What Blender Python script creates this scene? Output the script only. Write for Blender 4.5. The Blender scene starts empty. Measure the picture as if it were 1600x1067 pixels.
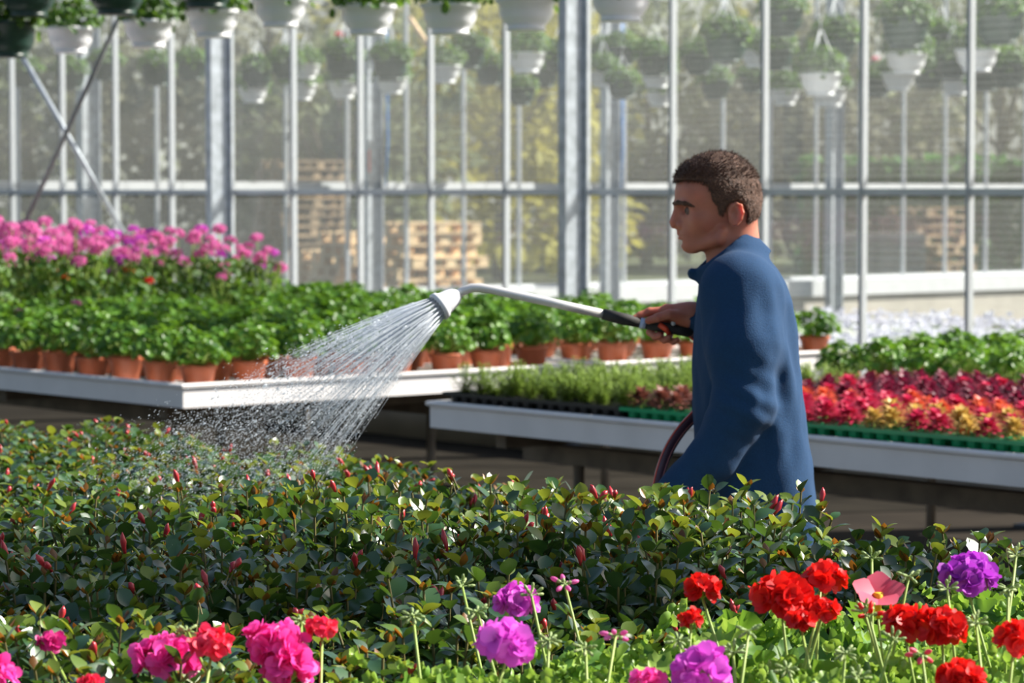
import bpy, math, random
import numpy as np
from mathutils import Vector, Matrix, noise as mnoise
random.seed(7)
PI = math.pi
SC = bpy.context.scene
COL = SC.collection
rnd = random.random
def U(a, b): return a + (b - a) * random.random()

# ------------------------------------------------------------------ camera
FPX, CAMZ, PITCH = 4400.0, 1.69, math.radians(3.03)
cam_d = bpy.data.cameras.new('camera')
cam = bpy.data.objects.new('camera', cam_d); COL.objects.link(cam)
cam.location = (0, 0, CAMZ); cam.rotation_euler = (PI / 2 - PITCH, 0, 0)
cam_d.sensor_width = 36; cam_d.lens = 36 * FPX / 1600
cam_d.clip_end = 500
cam_d.dof.use_dof = True; cam_d.dof.focus_distance = 4.9; cam_d.dof.aperture_fstop = 8.0
SC.camera = cam

def P(px, py, Y):
    """point of the place seen at photo position (px, py), Y metres in front of the camera"""
    a = (px - 800) / FPX; b = (533.5 - py) / FPX
    d = Vector((a, math.cos(PITCH) + b * math.sin(PITCH), -math.sin(PITCH) + b * math.cos(PITCH)))
    return Vector((0, 0, CAMZ)) + d * (Y / d.y)
def PZ(px, py, z):
    p = P(px, py, 1.0); d = p - Vector((0, 0, CAMZ))
    return Vector((0, 0, CAMZ)) + d * ((z - CAMZ) / d.z)
def proj(p):
    x, y, z = p[0], p[1], p[2] - CAMZ
    fwd = y * math.cos(PITCH) - z * math.sin(PITCH); up = y * math.sin(PITCH) + z * math.cos(PITCH)
    if fwd < .05: return (-9999, -9999)
    return (800 + FPX * x / fwd, 533.5 - FPX * up / fwd)

# greenhouse axes: v runs across the bays, u along the glass wall
GU = Vector((-3740 / FPX, 1, 0)).normalized(); GV = Vector((GU.y, -GU.x, 0))
GA = math.atan2(GV.y, GV.x)
def G(v, u, z=0): return GV * v + GU * u + Vector((0, 0, z))
def UV(p): return (GV.x * p[0] + GV.y * p[1], GU.x * p[0] + GU.y * p[1])

# ------------------------------------------------------------------ mesh building
class MB:
    def __init__(s): s.V = []; s.F = []; s.M = []
    def add(s, vs, fs, m=0):
        o = len(s.V); s.V.extend([tuple(v) for v in vs]); s.F.extend([tuple(i + o for i in f) for f in fs]); s.M.extend([m] * len(fs))
    def box(s, c, d, m=0, rz=0, bev=0):
        x, y, z = d[0] / 2, d[1] / 2, d[2] / 2
        vs = [(-x, -y, -z), (x, -y, -z), (x, y, -z), (-x, y, -z), (-x, -y, z), (x, -y, z), (x, y, z), (-x, y, z)]
        cr, sr = math.cos(rz), math.sin(rz)
        vs = [(c[0] + a * cr - b * sr, c[1] + a * sr + b * cr, c[2] + e) for a, b, e in vs]
        s.add(vs, [(0, 3, 2, 1), (4, 5, 6, 7), (0, 1, 5, 4), (1, 2, 6, 5), (2, 3, 7, 6), (3, 0, 4, 7)], m)
    def tube(s, pts, r, n=8, m=0, cap=True):
        pts = [Vector(p) for p in pts]; k = len(pts)
        rs = r if isinstance(r, (list, tuple)) else [r] * k
        vs = []; prev = None
        for i, p in enumerate(pts):
            t = (pts[min(i + 1, k - 1)] - pts[max(i - 1, 0)])
            t = t.normalized() if t.length > 1e-9 else Vector((0, 0, 1))
            if prev is None:
                a = t.orthogonal().normalized()
            else:
                a = (prev - t * prev.dot(t)); a = a.normalized() if a.length > 1e-6 else t.orthogonal().normalized()
            prev = a; b = t.cross(a)
            for j in range(n):
                w = 2 * PI * j / n
                vs.append(p + (a * math.cos(w) + b * math.sin(w)) * rs[i])
        fs = []
        for i in range(k - 1):
            for j in range(n):
                fs.append((i * n + j, i * n + (j + 1) % n, (i + 1) * n + (j + 1) % n, (i + 1) * n + j))
        if cap:
            fs.append(tuple(range(n))[::-1]); fs.append(tuple((k - 1) * n + j for j in range(n)))
        s.add(vs, fs, m)
    def lathe(s, prof, n=24, m=0, c=(0, 0, 0)):
        k = len(prof); vs = []
        for r, z in prof:
            for j in range(n):
                w = 2 * PI * j / n; vs.append((c[0] + r * math.cos(w), c[1] + r * math.sin(w), c[2] + z))
        fs = []
        for i in range(k - 1):
            for j in range(n):
                fs.append((i * n + j, i * n + (j + 1) % n, (i + 1) * n + (j + 1) % n, (i + 1) * n + j))
        fs.append(tuple(range(n))[::-1]) if prof[0][0] > 1e-4 else None
        fs.append(tuple((k - 1) * n + j for j in range(n))) if prof[-1][0] > 1e-4 else None
        s.add(vs, fs, m)
    def blob(s, c, r, n=6, k=4, m=0, ax=None):
        """a small ellipsoid; r = (rx, ry, rz), ax = direction of its long z axis"""
        q = Vector((0, 0, 1)).rotation_difference(Vector(ax)) if ax is not None else None
        vs = []; c = Vector(c)
        for i in range(k + 1):
            t = PI * i / k
            for j in range(n):
                w = 2 * PI * j / n
                p = Vector((r[0] * math.sin(t) * math.cos(w), r[1] * math.sin(t) * math.sin(w), -r[2] * math.cos(t)))
                if q: p = q @ p
                vs.append(c + p)
        fs = [(i * n + j, i * n + (j + 1) % n, (i + 1) * n + (j + 1) % n, (i + 1) * n + j) for i in range(k) for j in range(n)]
        s.add(vs, fs, m)
    def leaf(s, base, d, up, L, W, fold=.25, curl=.25, m=0, prof=(.12, .8, 1.0, .72, .0)):
        d = Vector(d).normalized(); up = Vector(up); sd = d.cross(up)
        sd = sd.normalized() if sd.length > 1e-6 else d.orthogonal().normalized()
        n = sd.cross(d); base = Vector(base); vs = []
        K = len(prof)
        for i, w in enumerate(prof):
            t = i / (K - 1); c = base + d * (L * t) - n * (curl * L * t * t)
            hw = W * .5 * w
            vs += [c - sd * hw + n * (fold * hw), c, c + sd * hw + n * (fold * hw)]
        fs = []
        for i in range(K - 1):
            a = i * 3; fs += [(a, a + 1, a + 4, a + 3), (a + 1, a + 2, a + 5, a + 4)]
        s.add(vs, fs, m)
    def lobed(s, c, n, R, lobes=7, seg=14, m=0, cup=.15, wav=.12, depth=.22, gap=True, toward=None):
        """a round geranium leaf: centre c, facing n"""
        n = Vector(n).normalized(); a = Vector(toward) if toward is not None else n.orthogonal()
        a = a - n * a.dot(n); a = a.normalized() if a.length > 1e-5 else n.orthogonal().normalized(); b = n.cross(a)
        c = Vector(c); vs = [c - n * (cup * R * .5)]
        ph = U(0, 6.3)
        for ring, f in ((0, .55), (1, 1.0)):
            for j in range(seg):
                w = -PI + 2 * PI * (j + .5) / seg
                r = R * f
                if ring: r *= 1 - depth * (.5 + .5 * math.cos(lobes * w + PI)) ** 1.0
                if gap and abs(abs(w) - PI) < 2 * PI / seg: r *= .55
                h = cup * R * (f * f - .5) + (wav * R * math.sin(lobes * w + ph) if ring else 0)
                vs.append(c + (a * math.cos(w) + b * math.sin(w)) * r + n * h)
        fs = []
        for j in range(seg):
            k = (j + 1) % seg
            fs.append((0, 1 + j, 1 + k)); fs.append((1 + j, 1 + seg + j, 1 + seg + k, 1 + k))
        s.add(vs, fs, m)
    def mesh(s, name, mats, smooth=True):
        me = bpy.data.meshes.new(name); me.from_pydata(s.V, [], s.F)
        for m in (mats if isinstance(mats, (list, tuple)) else [mats]): me.materials.append(m)
        if isinstance(mats, (list, tuple)) and len(mats) > 1: me.polygons.foreach_set('material_index', s.M)
        if smooth: me.polygons.foreach_set('use_smooth', [True] * len(me.polygons))
        me.update(); return me
    def build(s, name, mats, parent=None, smooth=True, loc=(0, 0, 0)):
        return obj(name, s.mesh(name, mats, smooth), parent, loc)
def obj(name, me, parent=None, loc=(0, 0, 0), rz=0):
    o = bpy.data.objects.new(name, me); COL.objects.link(o); o.location = loc; o.rotation_euler = (0, 0, rz)
    if parent: o.parent = parent
    return o
def tag(o, label=None, cat=None, group=None, kind=None):
    if label: o['label'] = label
    if cat: o['category'] = cat
    if group: o['group'] = group
    if kind: o['kind'] = kind
    return o
def thing(name, label, cat, loc=(0, 0, 0), rz=0, group=None):
    o = bpy.data.objects.new(name, None); COL.objects.link(o); o.location = loc; o.rotation_euler = (0, 0, rz)
    o.empty_display_size = .05
    return tag(o, label, cat, group)
ONES = 'zeroth first second third fourth fifth sixth seventh eighth ninth tenth eleventh twelfth thirteenth fourteenth fifteenth sixteenth seventeenth eighteenth nineteenth'.split()
def nth(n):
    if n < 20: return ONES[n]
    t = 'twenty thirty forty fifty'.split()[n // 10 - 2]
    return (t[:-1] + 'ieth') if n % 10 == 0 else t + '-' + ONES[n % 10]

# ------------------------------------------------------------------ materials
def nodes(name):
    m = bpy.data.materials.new(name); m.use_nodes = True; nt = m.node_tree; nt.nodes.clear()
    out = nt.nodes.new('ShaderNodeOutputMaterial'); return m, nt, out
def lk(nt, a, b): nt.links.new(a, b)
def S(nd, key, val):
    if key in nd.inputs: nd.inputs[key].default_value = val
def pmat(name, col, rough=.5, metal=0, spec=.5, var=.12, scale=8, bump=0, bscale=60, coat=0, sheen=0, sss=0, sssr=(.02, .007, .004), col2=None, stretch=None):
    m, nt, out = nodes(name); b = nt.nodes.new('ShaderNodeBsdfPrincipled')
    S(b, 'Roughness', rough); S(b, 'Metallic', metal); S(b, 'Specular IOR Level', spec); S(b, 'Coat Weight', coat); S(b, 'Sheen Weight', sheen)
    if sss: S(b, 'Subsurface Weight', sss); S(b, 'Subsurface Radius', sssr); S(b, 'Subsurface Scale', 1.0)
    tc = nt.nodes.new('ShaderNodeTexCoord'); nz = nt.nodes.new('ShaderNodeTexNoise'); S(nz, 'Scale', scale); S(nz, 'Detail', 4.0)
    src = tc.outputs['Object']
    if stretch:
        mp = nt.nodes.new('ShaderNodeMapping'); S(mp, 'Scale', stretch); lk(nt, src, mp.inputs['Vector']); src = mp.outputs['Vector']
    lk(nt, src, nz.inputs['Vector'])
    cr = nt.nodes.new('ShaderNodeValToRGB'); cr.color_ramp.elements[0].position = .3; cr.color_ramp.elements[1].position = .7
    c2 = col2 if col2 else [min(1, c * (1 + var)) for c in col]
    c1 = col if col2 else [c * (1 - var) for c in col]
    cr.color_ramp.elements[0].color = (*c1, 1); cr.color_ramp.elements[1].color = (*c2, 1)
    lk(nt, nz.outputs['Fac'], cr.inputs['Fac']); lk(nt, cr.outputs['Color'], b.inputs['Base Color'])
    if bump:
        n2 = nt.nodes.new('ShaderNodeTexNoise'); S(n2, 'Scale', bscale); S(n2, 'Detail', 3.0); lk(nt, tc.outputs['Object'], n2.inputs['Vector'])
        bp = nt.nodes.new('ShaderNodeBump'); S(bp, 'Strength', bump); S(bp, 'Distance', .01); lk(nt, n2.outputs['Fac'], bp.inputs['Height']); lk(nt, bp.outputs['Normal'], b.inputs['Normal'])
    lk(nt, b.outputs['BSDF'], out.inputs['Surface']); return m
def leafmat(name, c1, c2, rough=.35, trans=.3, tcol=None, coat=0, spec=.5):
    """leaf or petal: colour varies from leaf to leaf, some light passes through"""
    m, nt, out = nodes(name); b = nt.nodes.new('ShaderNodeBsdfPrincipled'); t = nt.nodes.new('ShaderNodeBsdfTranslucent')
    S(b, 'Roughness', rough); S(b, 'Coat Weight', coat); S(b, 'Coat Roughness', .34); S(b, 'Specular IOR Level', spec)
    g = nt.nodes.new('ShaderNodeNewGeometry'); oi = nt.nodes.new('ShaderNodeObjectInfo')
    ad = nt.nodes.new('ShaderNodeMath'); ad.operation = 'MULTIPLY_ADD'; ad.inputs[1].default_value = .7; 
    sc = nt.nodes.new('ShaderNodeMath'); sc.operation = 'MULTIPLY'; sc.inputs[1].default_value = .3
    lk(nt, oi.outputs['Random'], sc.inputs[0]); lk(nt, g.outputs['Random Per Island'], ad.inputs[0]); lk(nt, sc.outputs[0], ad.inputs[2])
    cr = nt.nodes.new('ShaderNodeValToRGB'); cr.color_ramp.elements[0].color = (*c1, 1); cr.color_ramp.elements[1].color = (*c2, 1)
    cr.color_ramp.elements[0].position = .15; cr.color_ramp.elements[1].position = .9
    lk(nt, ad.outputs[0], cr.inputs['Fac']); lk(nt, cr.outputs['Color'], b.inputs['Base Color'])
    mx = nt.nodes.new('ShaderNodeMixRGB'); mx.inputs[0].default_value = .55; mx.inputs[2].default_value = (*(tcol or c2), 1)
    lk(nt, cr.outputs['Color'], mx.inputs[1]); lk(nt, mx.outputs[0], t.inputs['Color'])
    ms = nt.nodes.new('ShaderNodeMixShader'); ms.inputs[0].default_value = trans
    lk(nt, b.outputs['BSDF'], ms.inputs[1]); lk(nt, t.outputs['BSDF'], ms.inputs[2]); lk(nt, ms.outputs[0], out.inputs['Surface']); return m
def glassmat(name, haze, tint=(.95, .97, .96), gloss=.05, lines=0.0, hcol=(.86, .9, .92)):
    m, nt, out = nodes(name)
    tr = nt.nodes.new('ShaderNodeBsdfTransparent'); tr.inputs['Color'].default_value = (*tint, 1)
    tl = nt.nodes.new('ShaderNodeBsdfTranslucent'); tl.inputs['Color'].default_value = (*hcol, 1)
    gl = nt.nodes.new('ShaderNodeBsdfGlossy'); S(gl, 'Roughness', .06)
    tc = nt.nodes.new('ShaderNodeTexCoord'); nz = nt.nodes.new('ShaderNodeTexNoise'); S(nz, 'Scale', 1.6); S(nz, 'Detail', 5.0); lk(nt, tc.outputs['Object'], nz.inputs['Vector'])
    mr = nt.nodes.new('ShaderNodeMapRange'); S(mr, 'From Min', .3); S(mr, 'From Max', .7); S(mr, 'To Min', haze * .7); S(mr, 'To Max', haze * 1.3); lk(nt, nz.outputs['Fac'], mr.inputs['Value'])
    fac = mr.outputs['Result']
    if lines:
        wv = nt.nodes.new('ShaderNodeTexWave'); wv.bands_direction = 'Z'; S(wv, 'Scale', 8.0); lk(nt, tc.outputs['Object'], wv.inputs['Vector'])
        ma = nt.nodes.new('ShaderNodeMath'); ma.operation = 'MULTIPLY_ADD'; ma.inputs[1].default_value = lines; lk(nt, wv.outputs['Fac'], ma.inputs[0]); lk(nt, fac, ma.inputs[2]); fac = ma.outputs[0]
    a = nt.nodes.new('ShaderNodeMixShader'); lk(nt, fac, a.inputs[0]); lk(nt, tr.outputs[0], a.inputs[1]); lk(nt, tl.outputs[0], a.inputs[2])
    c = nt.nodes.new('ShaderNodeMixShader'); c.inputs[0].default_value = gloss; lk(nt, a.outputs[0], c.inputs[1]); lk(nt, gl.outputs[0], c.inputs[2])
    lk(nt, c.outputs[0], out.inputs['Surface']); return m

M = {}
M['alu'] = pmat('aluminium', (.5, .52, .56), .4, .3, var=.06)
M['alu_white'] = pmat('white_painted_metal', (.6, .61, .64), .45, 0, var=.05)
M['galv'] = pmat('galvanised_steel', (.42, .45, .5), .5, .35, var=.25, scale=14)
M['dark_steel'] = pmat('dark_steel', (.06, .075, .1), .45, .3)
M['rod'] = pmat('brace_rod', (.2, .21, .22), .5, .3)
M['tray'] = pmat('bench_aluminium', (.78, .75, .74), .5, 0, var=.06, scale=5)
M['under'] = pmat('weathered_support', (.16, .13, .1), .7, var=.3)
M['concrete'] = pmat('concrete', (.3, .28, .26), .85, var=.2, scale=3)
M['plinth'] = pmat('beige_concrete', (.46, .42, .37), .85, var=.1, scale=4)
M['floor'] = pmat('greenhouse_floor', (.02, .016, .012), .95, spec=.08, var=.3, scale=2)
M['terracotta'] = pmat('terracotta_plastic', (.5, .13, .055), .5, var=.1, scale=20)
M['blackpot'] = pmat('black_plastic', (.015, .015, .016), .4)
M['greentray'] = pmat('green_plastic', (.01, .3, .12), .25, var=.1)
M['soil'] = pmat('potting_soil', (.05, .032, .02), .95, var=.4, scale=60)
M['white_plastic'] = pmat('white_plastic', (.76, .77, .8), .4, var=.03)
M['dark_green_plastic'] = pmat('dark_green_plastic', (.012, .04, .03), .4)
M['blue_rope'] = pmat('blue_plastic', (.05, .22, .6), .5)
M['red_plastic'] = pmat('red_plastic', (.75, .08, .03), .4)
M['wood'] = pmat('pallet_wood', (.8, .56, .34), .8, var=.25, scale=5, stretch=(1, 6, 6))
M['old_wood'] = pmat('weathered_pallet_wood', (.3, .2, .12), .8, var=.3, scale=5)
M['grass'] = pmat('grass', (.07, .1, .035), .9, col2=(.2, .19, .11), scale=.35)
M['hill'] = pmat('hillside', (.2, .19, .18), .95, col2=(.34, .33, .3), scale=.12)
M['bark'] = pmat('bark', (.1, .075, .055), .9)
M['glass_in'] = glassmat('greenhouse_glass', .024, gloss=.02, lines=.01)
M['glass_out'] = glassmat('outer_greenhouse_glass', .045, gloss=.02)
# foliage
M['mand'] = leafmat('mandevilla_leaf', (.012, .048, .02), (.045, .12, .026), .3, .2, (.2, .36, .02), coat=.9)
M['mand_new'] = leafmat('mandevilla_young_leaf', (.1, .18, .02), (.2, .26, .03), .3, .35, (.4, .42, .03), coat=.4)
M['mand_bronze'] = leafmat('mandevilla_bronze_leaf', (.12, .05, .01), (.3, .13, .02), .35, .35, (.55, .2, .02), coat=.3)
M['mand_bud'] = leafmat('mandevilla_bud', (.35, .012, .03), (.6, .04, .05), .35, .15, (.7, .05, .05), coat=.3)
M['mand_stem'] = pmat('mandevilla_stem', (.12, .1, .03), .6)
M['ger'] = leafmat('geranium_leaf', (.055, .16, .02), (.13, .27, .035), .45, .32, (.3, .5, .04))
M['ger_light'] = leafmat('light_geranium_leaf', (.16, .33, .045), (.32, .46, .09), .42, .35, (.42, .6, .06))
M['ger_far'] = leafmat('young_geranium_leaf', (.025, .1, .012), (.15, .32, .035), .42, .32, (.28, .5, .03))
M['ger_stem'] = pmat('geranium_stem', (.3, .42, .08), .5)
M['gbud'] = leafmat('geranium_green_bud', (.25, .36, .12), (.42, .5, .2), .5, .2)
M['hang'] = leafmat('basket_leaf', (.015, .06, .01), (.08, .19, .02), .5, .35, (.25, .42, .03))
M['herb'] = leafmat('herb_leaf', (.14, .24, .03), (.3, .42, .07), .5, .4, (.45, .55, .06))
M['pet_hotpink'] = leafmat('hot_pink_petal', (.88, .025, .3), (.95, .12, .55), .5, .4, (1, .1, .55))
M['pet_coral'] = leafmat('coral_red_petal', (.8, .015, .05), (.9, .05, .14), .5, .35, (1, .05, .15))
M['pet_red'] = leafmat('scarlet_petal', (.62, .006, .008), (.85, .02, .015), .5, .3, (1, .02, .01))
M['pet_violet'] = leafmat('violet_pink_petal', (.62, .05, .55), (.85, .16, .8), .5, .35, (.95, .15, .8))
M['pet_purple'] = leafmat('purple_petal', (.4, .03, .48), (.6, .08, .66), .5, .3, (.6, .08, .8))
M['pet_magenta'] = leafmat('magenta_petal', (.45, .01, .16), (.65, .03, .25), .5, .3, (.8, .03, .3))
M['pet_pink'] = leafmat('pink_petal', (.75, .14, .42), (.88, .25, .6), .5, .4, (.95, .3, .65))
M['pet_rose'] = leafmat('rose_petal', (.75, .06, .14), (.85, .16, .25), .5, .35, (.95, .15, .25))
M['yellow'] = pmat('yellow_centre', (.85, .5, .02), .6)
M['pet_white'] = leafmat('white_petal', (.5, .5, .6), (.66, .66, .74), .5, .3, (.9, .9, 1))
M['col_red'] = leafmat('crimson_leaf', (.4, .012, .05), (.68, .04, .12), .5, .3, (.85, .05, .15))
M['col_orange'] = leafmat('orange_red_leaf', (.6, .06, .03), (.8, .2, .12), .5, .3, (.95, .25, .1))
M['col_yellow'] = leafmat('yellow_leaf', (.5, .33, .07), (.75, .55, .2), .5, .3, (.85, .6, .15))
M['col_maroon'] = leafmat('maroon_leaf', (.1, .012, .03), (.25, .025, .06), .45, .25, (.45, .03, .1))
M['col_brown'] = leafmat('bronze_brown_leaf', (.13, .045, .035), (.3, .12, .09), .5, .25, (.4, .12, .08))
# ------------------------------------------------------------------ light
SUN_H = Vector((1, .22, 0)).normalized(); SUN_EL = math.radians(38)
sun_to = SUN_H * math.cos(SUN_EL) + Vector((0, 0, math.sin(SUN_EL)))
sl = bpy.data.lights.new('sun', 'SUN'); sl.energy = 11; sl.angle = math.radians(.55); sl.color = (1, .95, .86)
so = bpy.data.objects.new('sun', sl); COL.objects.link(so); so.rotation_euler = (-sun_to).to_track_quat('-Z', 'Y').to_euler(); so.location = (0, 0, 20)
w = bpy.data.worlds.new('sky'); SC.world = w; w.use_nodes = True; nt = w.node_tree; nt.nodes.clear()
wo = nt.nodes.new('ShaderNodeOutputWorld'); bg = nt.nodes.new('ShaderNodeBackground'); sk = nt.nodes.new('ShaderNodeTexSky')
sk.sky_type = 'NISHITA'; sk.sun_disc = False; sk.sun_elevation = SUN_EL; sk.sun_rotation = math.atan2(SUN_H.x, SUN_H.y); sk.air_density = 1.2; sk.dust_density = 2.0
lk(nt, sk.outputs[0], bg.inputs[0]); bg.inputs[1].default_value = .135; lk(nt, bg.outputs[0], wo.inputs[0])
vs_ = SC.view_settings; vs_.view_transform = 'Standard'; vs_.look = 'None'; vs_.gamma = 1; vs_.exposure = 0; vs_.use_curve_mapping = False
SC.cycles.transparent_max_bounces = 32; SC.cycles.max_bounces = 8; SC.cycles.use_denoising = True
SC.cycles.sample_clamp_indirect = 6

# ------------------------------------------------------------------ setting
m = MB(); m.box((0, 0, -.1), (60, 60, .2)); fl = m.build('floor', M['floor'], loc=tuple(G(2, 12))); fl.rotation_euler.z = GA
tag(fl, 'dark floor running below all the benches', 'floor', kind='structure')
m = MB(); m.box((0, 0, -.15), (500, 300, .2)); gr = m.build('ground', M['grass'], loc=(0, 195, 0.0))
tag(gr, 'grass and bare earth outside the greenhouse', 'ground', kind='structure')
# the hillside behind
m = MB(); n = 60
hv = []; hf = []
for j in range(6):
    for i in range(n + 1):
        x = -110 + 220 * i / n
        hz = [0, 5, 10, 14, 17, 18][j] * (1 + .25 * mnoise.noise(Vector((x * .03, j * .3, 2))))
        hv.append((x, 105 + j * 9, hz - .2))
for j in range(5):
    for i in range(n):
        a = j * (n + 1) + i; hf.append((a, a + 1, a + n + 2, a + n + 1))
m.add(hv, hf); h = m.build('hillside', M['hill']); tag(h, 'grey wooded hillside far beyond the greenhouse', 'hill', kind='structure')

# near glass wall: one window per bay between two mullions, along u at v = WV
WV, WSP, WTOP, WU0 = 12.12, .8, 4.7, 13.52
win_no = 0
def glazed_wall(v0, axis, start, count, rail_z, rail_h, base, top, glass, frame_m, mw, md, lab):
    """windows along u (axis 'u') or along v (axis 'v')"""
    global win_no
    for k in range(count):
        win_no += 1
        p = start + k * WSP
        loc = G(v0, p) if axis == 'u' else G(p, v0)
        m = MB()
        def bx(s, z, ds, dd, dz, off=0):   # s along the wall, off across it
            if axis == 'u': m.box((off, s, z), (dd, ds, dz))
            else: m.box((s, off, z), (ds, dd, dz))
        bx(0, (top + base) / 2, mw, md, top - base)                       # mullion with its glazing ribs
        bx(-mw * .34, (top + base) / 2, mw * .2, md * 1.5, top - base)
        bx(mw * .34, (top + base) / 2, mw * .2, md * 1.5, top - base)
        bx(WSP / 2, rail_z, WSP - mw, md, rail_h)
        bx(WSP / 2, rail_z - rail_h * .35, WSP - mw, md * 1.3, rail_h * .25)
        bx(WSP / 2, base + .02, WSP - mw, md, .04); bx(WSP / 2, top - .03, WSP - mw, md, .06)
        o = m.build('window_%d' % win_no, frame_m, smooth=False, loc=tuple(loc)); o.rotation_euler.z = GA
        tag(o, lab % nth(k + 1), 'window', 'glass bays of the wall', 'structure')
        for z0, z1 in ((base + .04, rail_z - rail_h / 2), (rail_z + rail_h / 2, top - .06)):
            g = MB()
            if axis == 'u': g.box((0, WSP / 2, (z0 + z1) / 2), (.004, WSP - mw * .8, z1 - z0))
            else: g.box((WSP / 2, 0, (z0 + z1) / 2), (WSP - mw * .8, .004, z1 - z0))
            g.build('pane', glass, o, smooth=False)
glazed_wall(WV, 'u', WU0 - 5 * WSP, 16, 1.692, .04, .45, WTOP, M['glass_in'], M['alu'], .026, .032, 'tall glass bay of the near wall, %s from the right')
m = MB(); m.box((0, 6.4, .225), (.18, 13.2, .45)); o = m.build('wall_back', M['plinth'], loc=tuple(G(WV, WU0 - 5 * WSP))); o.rotation_euler.z = GA
tag(o, 'low concrete plinth under the near glass wall', 'wall', kind='structure')
# far glass wall of the neighbouring house, along v at u = 24
FU = 24.0
glazed_wall(FU, 'v', 13.3, 22, 1.75, .1, .62, 4.7, M['glass_out'], M['alu_white'], .036, .03, 'white framed bay of the far glass wall, %s from the left')
m = MB(); m.box((9, 0, .21), (18, .2, .42)); m.box((9, -.02, .52), (18, .26, .2), 1); m.box((1.6, -.02, 3.8), (3.4, .2, .12), 1)
o = m.build('wall_far', [M['plinth'], M['alu_white']], loc=tuple(G(13.0, FU)), smooth=False); o.rotation_euler.z = GA
tag(o, 'far wall plinth with white sill and gutter', 'wall', kind='structure')

# steel columns
def column(v, u, label, w=.18, d=.075, h=4.7, mat='galv'):
    t = thing('steel_column', label, 'column', tuple(G(v, u)), GA, 'steel columns of the greenhouse')
    m = MB(); m.box((-w / 2, 0, h / 2), (.012, d, h)); m.box((w / 2, 0, h / 2), (.012, d, h)); m.box((0, 0, h / 2), (w - .012, .01, h)); m.build('post', M[mat], t, smooth=False)
    m = MB(); m.box((0, 0, .01), (w + .1, d + .1, .02)); m.build('base_plate', M[mat], t, smooth=False)
    return t
column(WV - .14, WU0 - .03, 'galvanised steel column in front of the glass, nearest the man')
column(WV - .14, WU0 - .05 + 4, 'galvanised steel column above the right end of the pink flowers')
column(WV - .9, 9.02, 'dark steel column cut off by the right edge', .16, .14, mat='dark_steel')
for i, (px, lab) in enumerate(((140, 'wide pale column of the far wall behind the crossed rods'), (582, 'pale far column with an orange sleeve, left of the pallets'), (953, 'pale far column just right of the big steel column'), (1303, 'pale far column seen to the right of the man'))):
    a = (px - 800) / FPX
    vv = (FU - .35) * (GU.x - a * GU.y) / (a * GV.y - GV.x)
    c = column(vv, FU - .35, lab, .2, .12)
    if i == 1:
        m = MB(); m.box((-.065, 0, 2.02), (.03, .06, .24)); m.build('sleeve', M['red_plastic'], c, smooth=False)
# overhead: trusses, hanging rails
for k in range(-1, 3):
    m = MB()
    for z in (3.7, 4.25): m.box((0, 0, z), (26, .06, .06))
    for i in range(26):
        m.tube([(-13 + i, 0, 3.7), (-12.5 + i, 0, 4.25), (-12 + i, 0, 3.7)], .014, 5)
    o = m.build('trim_%d' % (k + 2), M['galv'], smooth=False, loc=tuple(G(-.9, WU0 + .11 + 4 * k))); o.rotation_euler.z = GA
    tag(o, 'steel roof truss spanning the house overhead', 'roof truss', kind='structure')
# unseen panel added overhead, outlined so its shadow darkens a band of mandevillas
def overhead(x, y, z0=1.05, z1=4.9):
    p = Vector((x, y, z1)) + SUN_H * ((z1 - z0) / math.tan(SUN_EL)); return p
m = MB(); qs = [(-2.2, 5.75), (-.3, 5.12), (.4, 4.95), (1.4, 4.92), (1.4, 4.84), (.5, 4.64), (-.2, 4.4), (-2.2, 4.0)]
top = [overhead(*a) for a in qs]; n_ = len(top)
m.add([p + Vector((0, 0, .02)) for p in top] + [p - Vector((0, 0, .02)) for p in top], [tuple(range(n_)), tuple(range(2 * n_ - 1, n_ - 1, -1))] + [(i, i + n_, (i + 1) % n_ + n_, (i + 1) % n_) for i in range(n_)])
o = m.build('ceiling', M['alu_white'], smooth=False); tag(o, 'unseen overhead panel added to cast shade on the foreground mandevillas', 'shade cloth', kind='structure')
# crossed brace rods, left
def rod(name, a, b, r, mat, label):
    m = MB(); m.tube([a, b], r, 8); o = m.build(name, M[mat]); return tag(o, label, 'brace rod')
YB = 19.5
rod('brace_rod', P(197, 4, 17.5), P(28, 372, 18.5), .016, 'rod', 'dark diagonal brace rod leaning right, over the pink flowers')
rod('brace_rod', P(20, 62, YB), P(192, 362, YB - .3), .018, 'galv', 'pale diagonal brace rod leaning left, behind the dark one')
m = MB(); m.tube([P(640, 28, 30.0), P(668, 70, 29.6)], .03, 8); o = m.build('roof_strut', M['wood']); tag(o, 'short slanting pale strut between two baskets near the top', 'strut')
# blue ropes on the far wall
for px, y0, y1, lab, r in ((971, 150, 300, 'bright blue cord right of the big steel column', .02), (604, 140, 292, 'thin blue cord left of the pallets', .012), (121, 245, 290, 'short blue cord behind the crossed rods', .015)):
    a = (px - 800) / FPX; vv = FU * (GU.x - a * GU.y) / (a * GV.y - GV.x); Y = G(vv, FU - .3).y
    m = MB(); p0 = P(px, y0 - 130, Y); p1 = P(px + 2, (y0 + y1) / 2, Y); p2 = P(px - 1, y1, Y); m.tube([p0, P(px + 1, y0, Y), p1, p2], r, 6)
    tag(m.build('blue_cord', M['blue_rope']), lab, 'cord')

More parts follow.
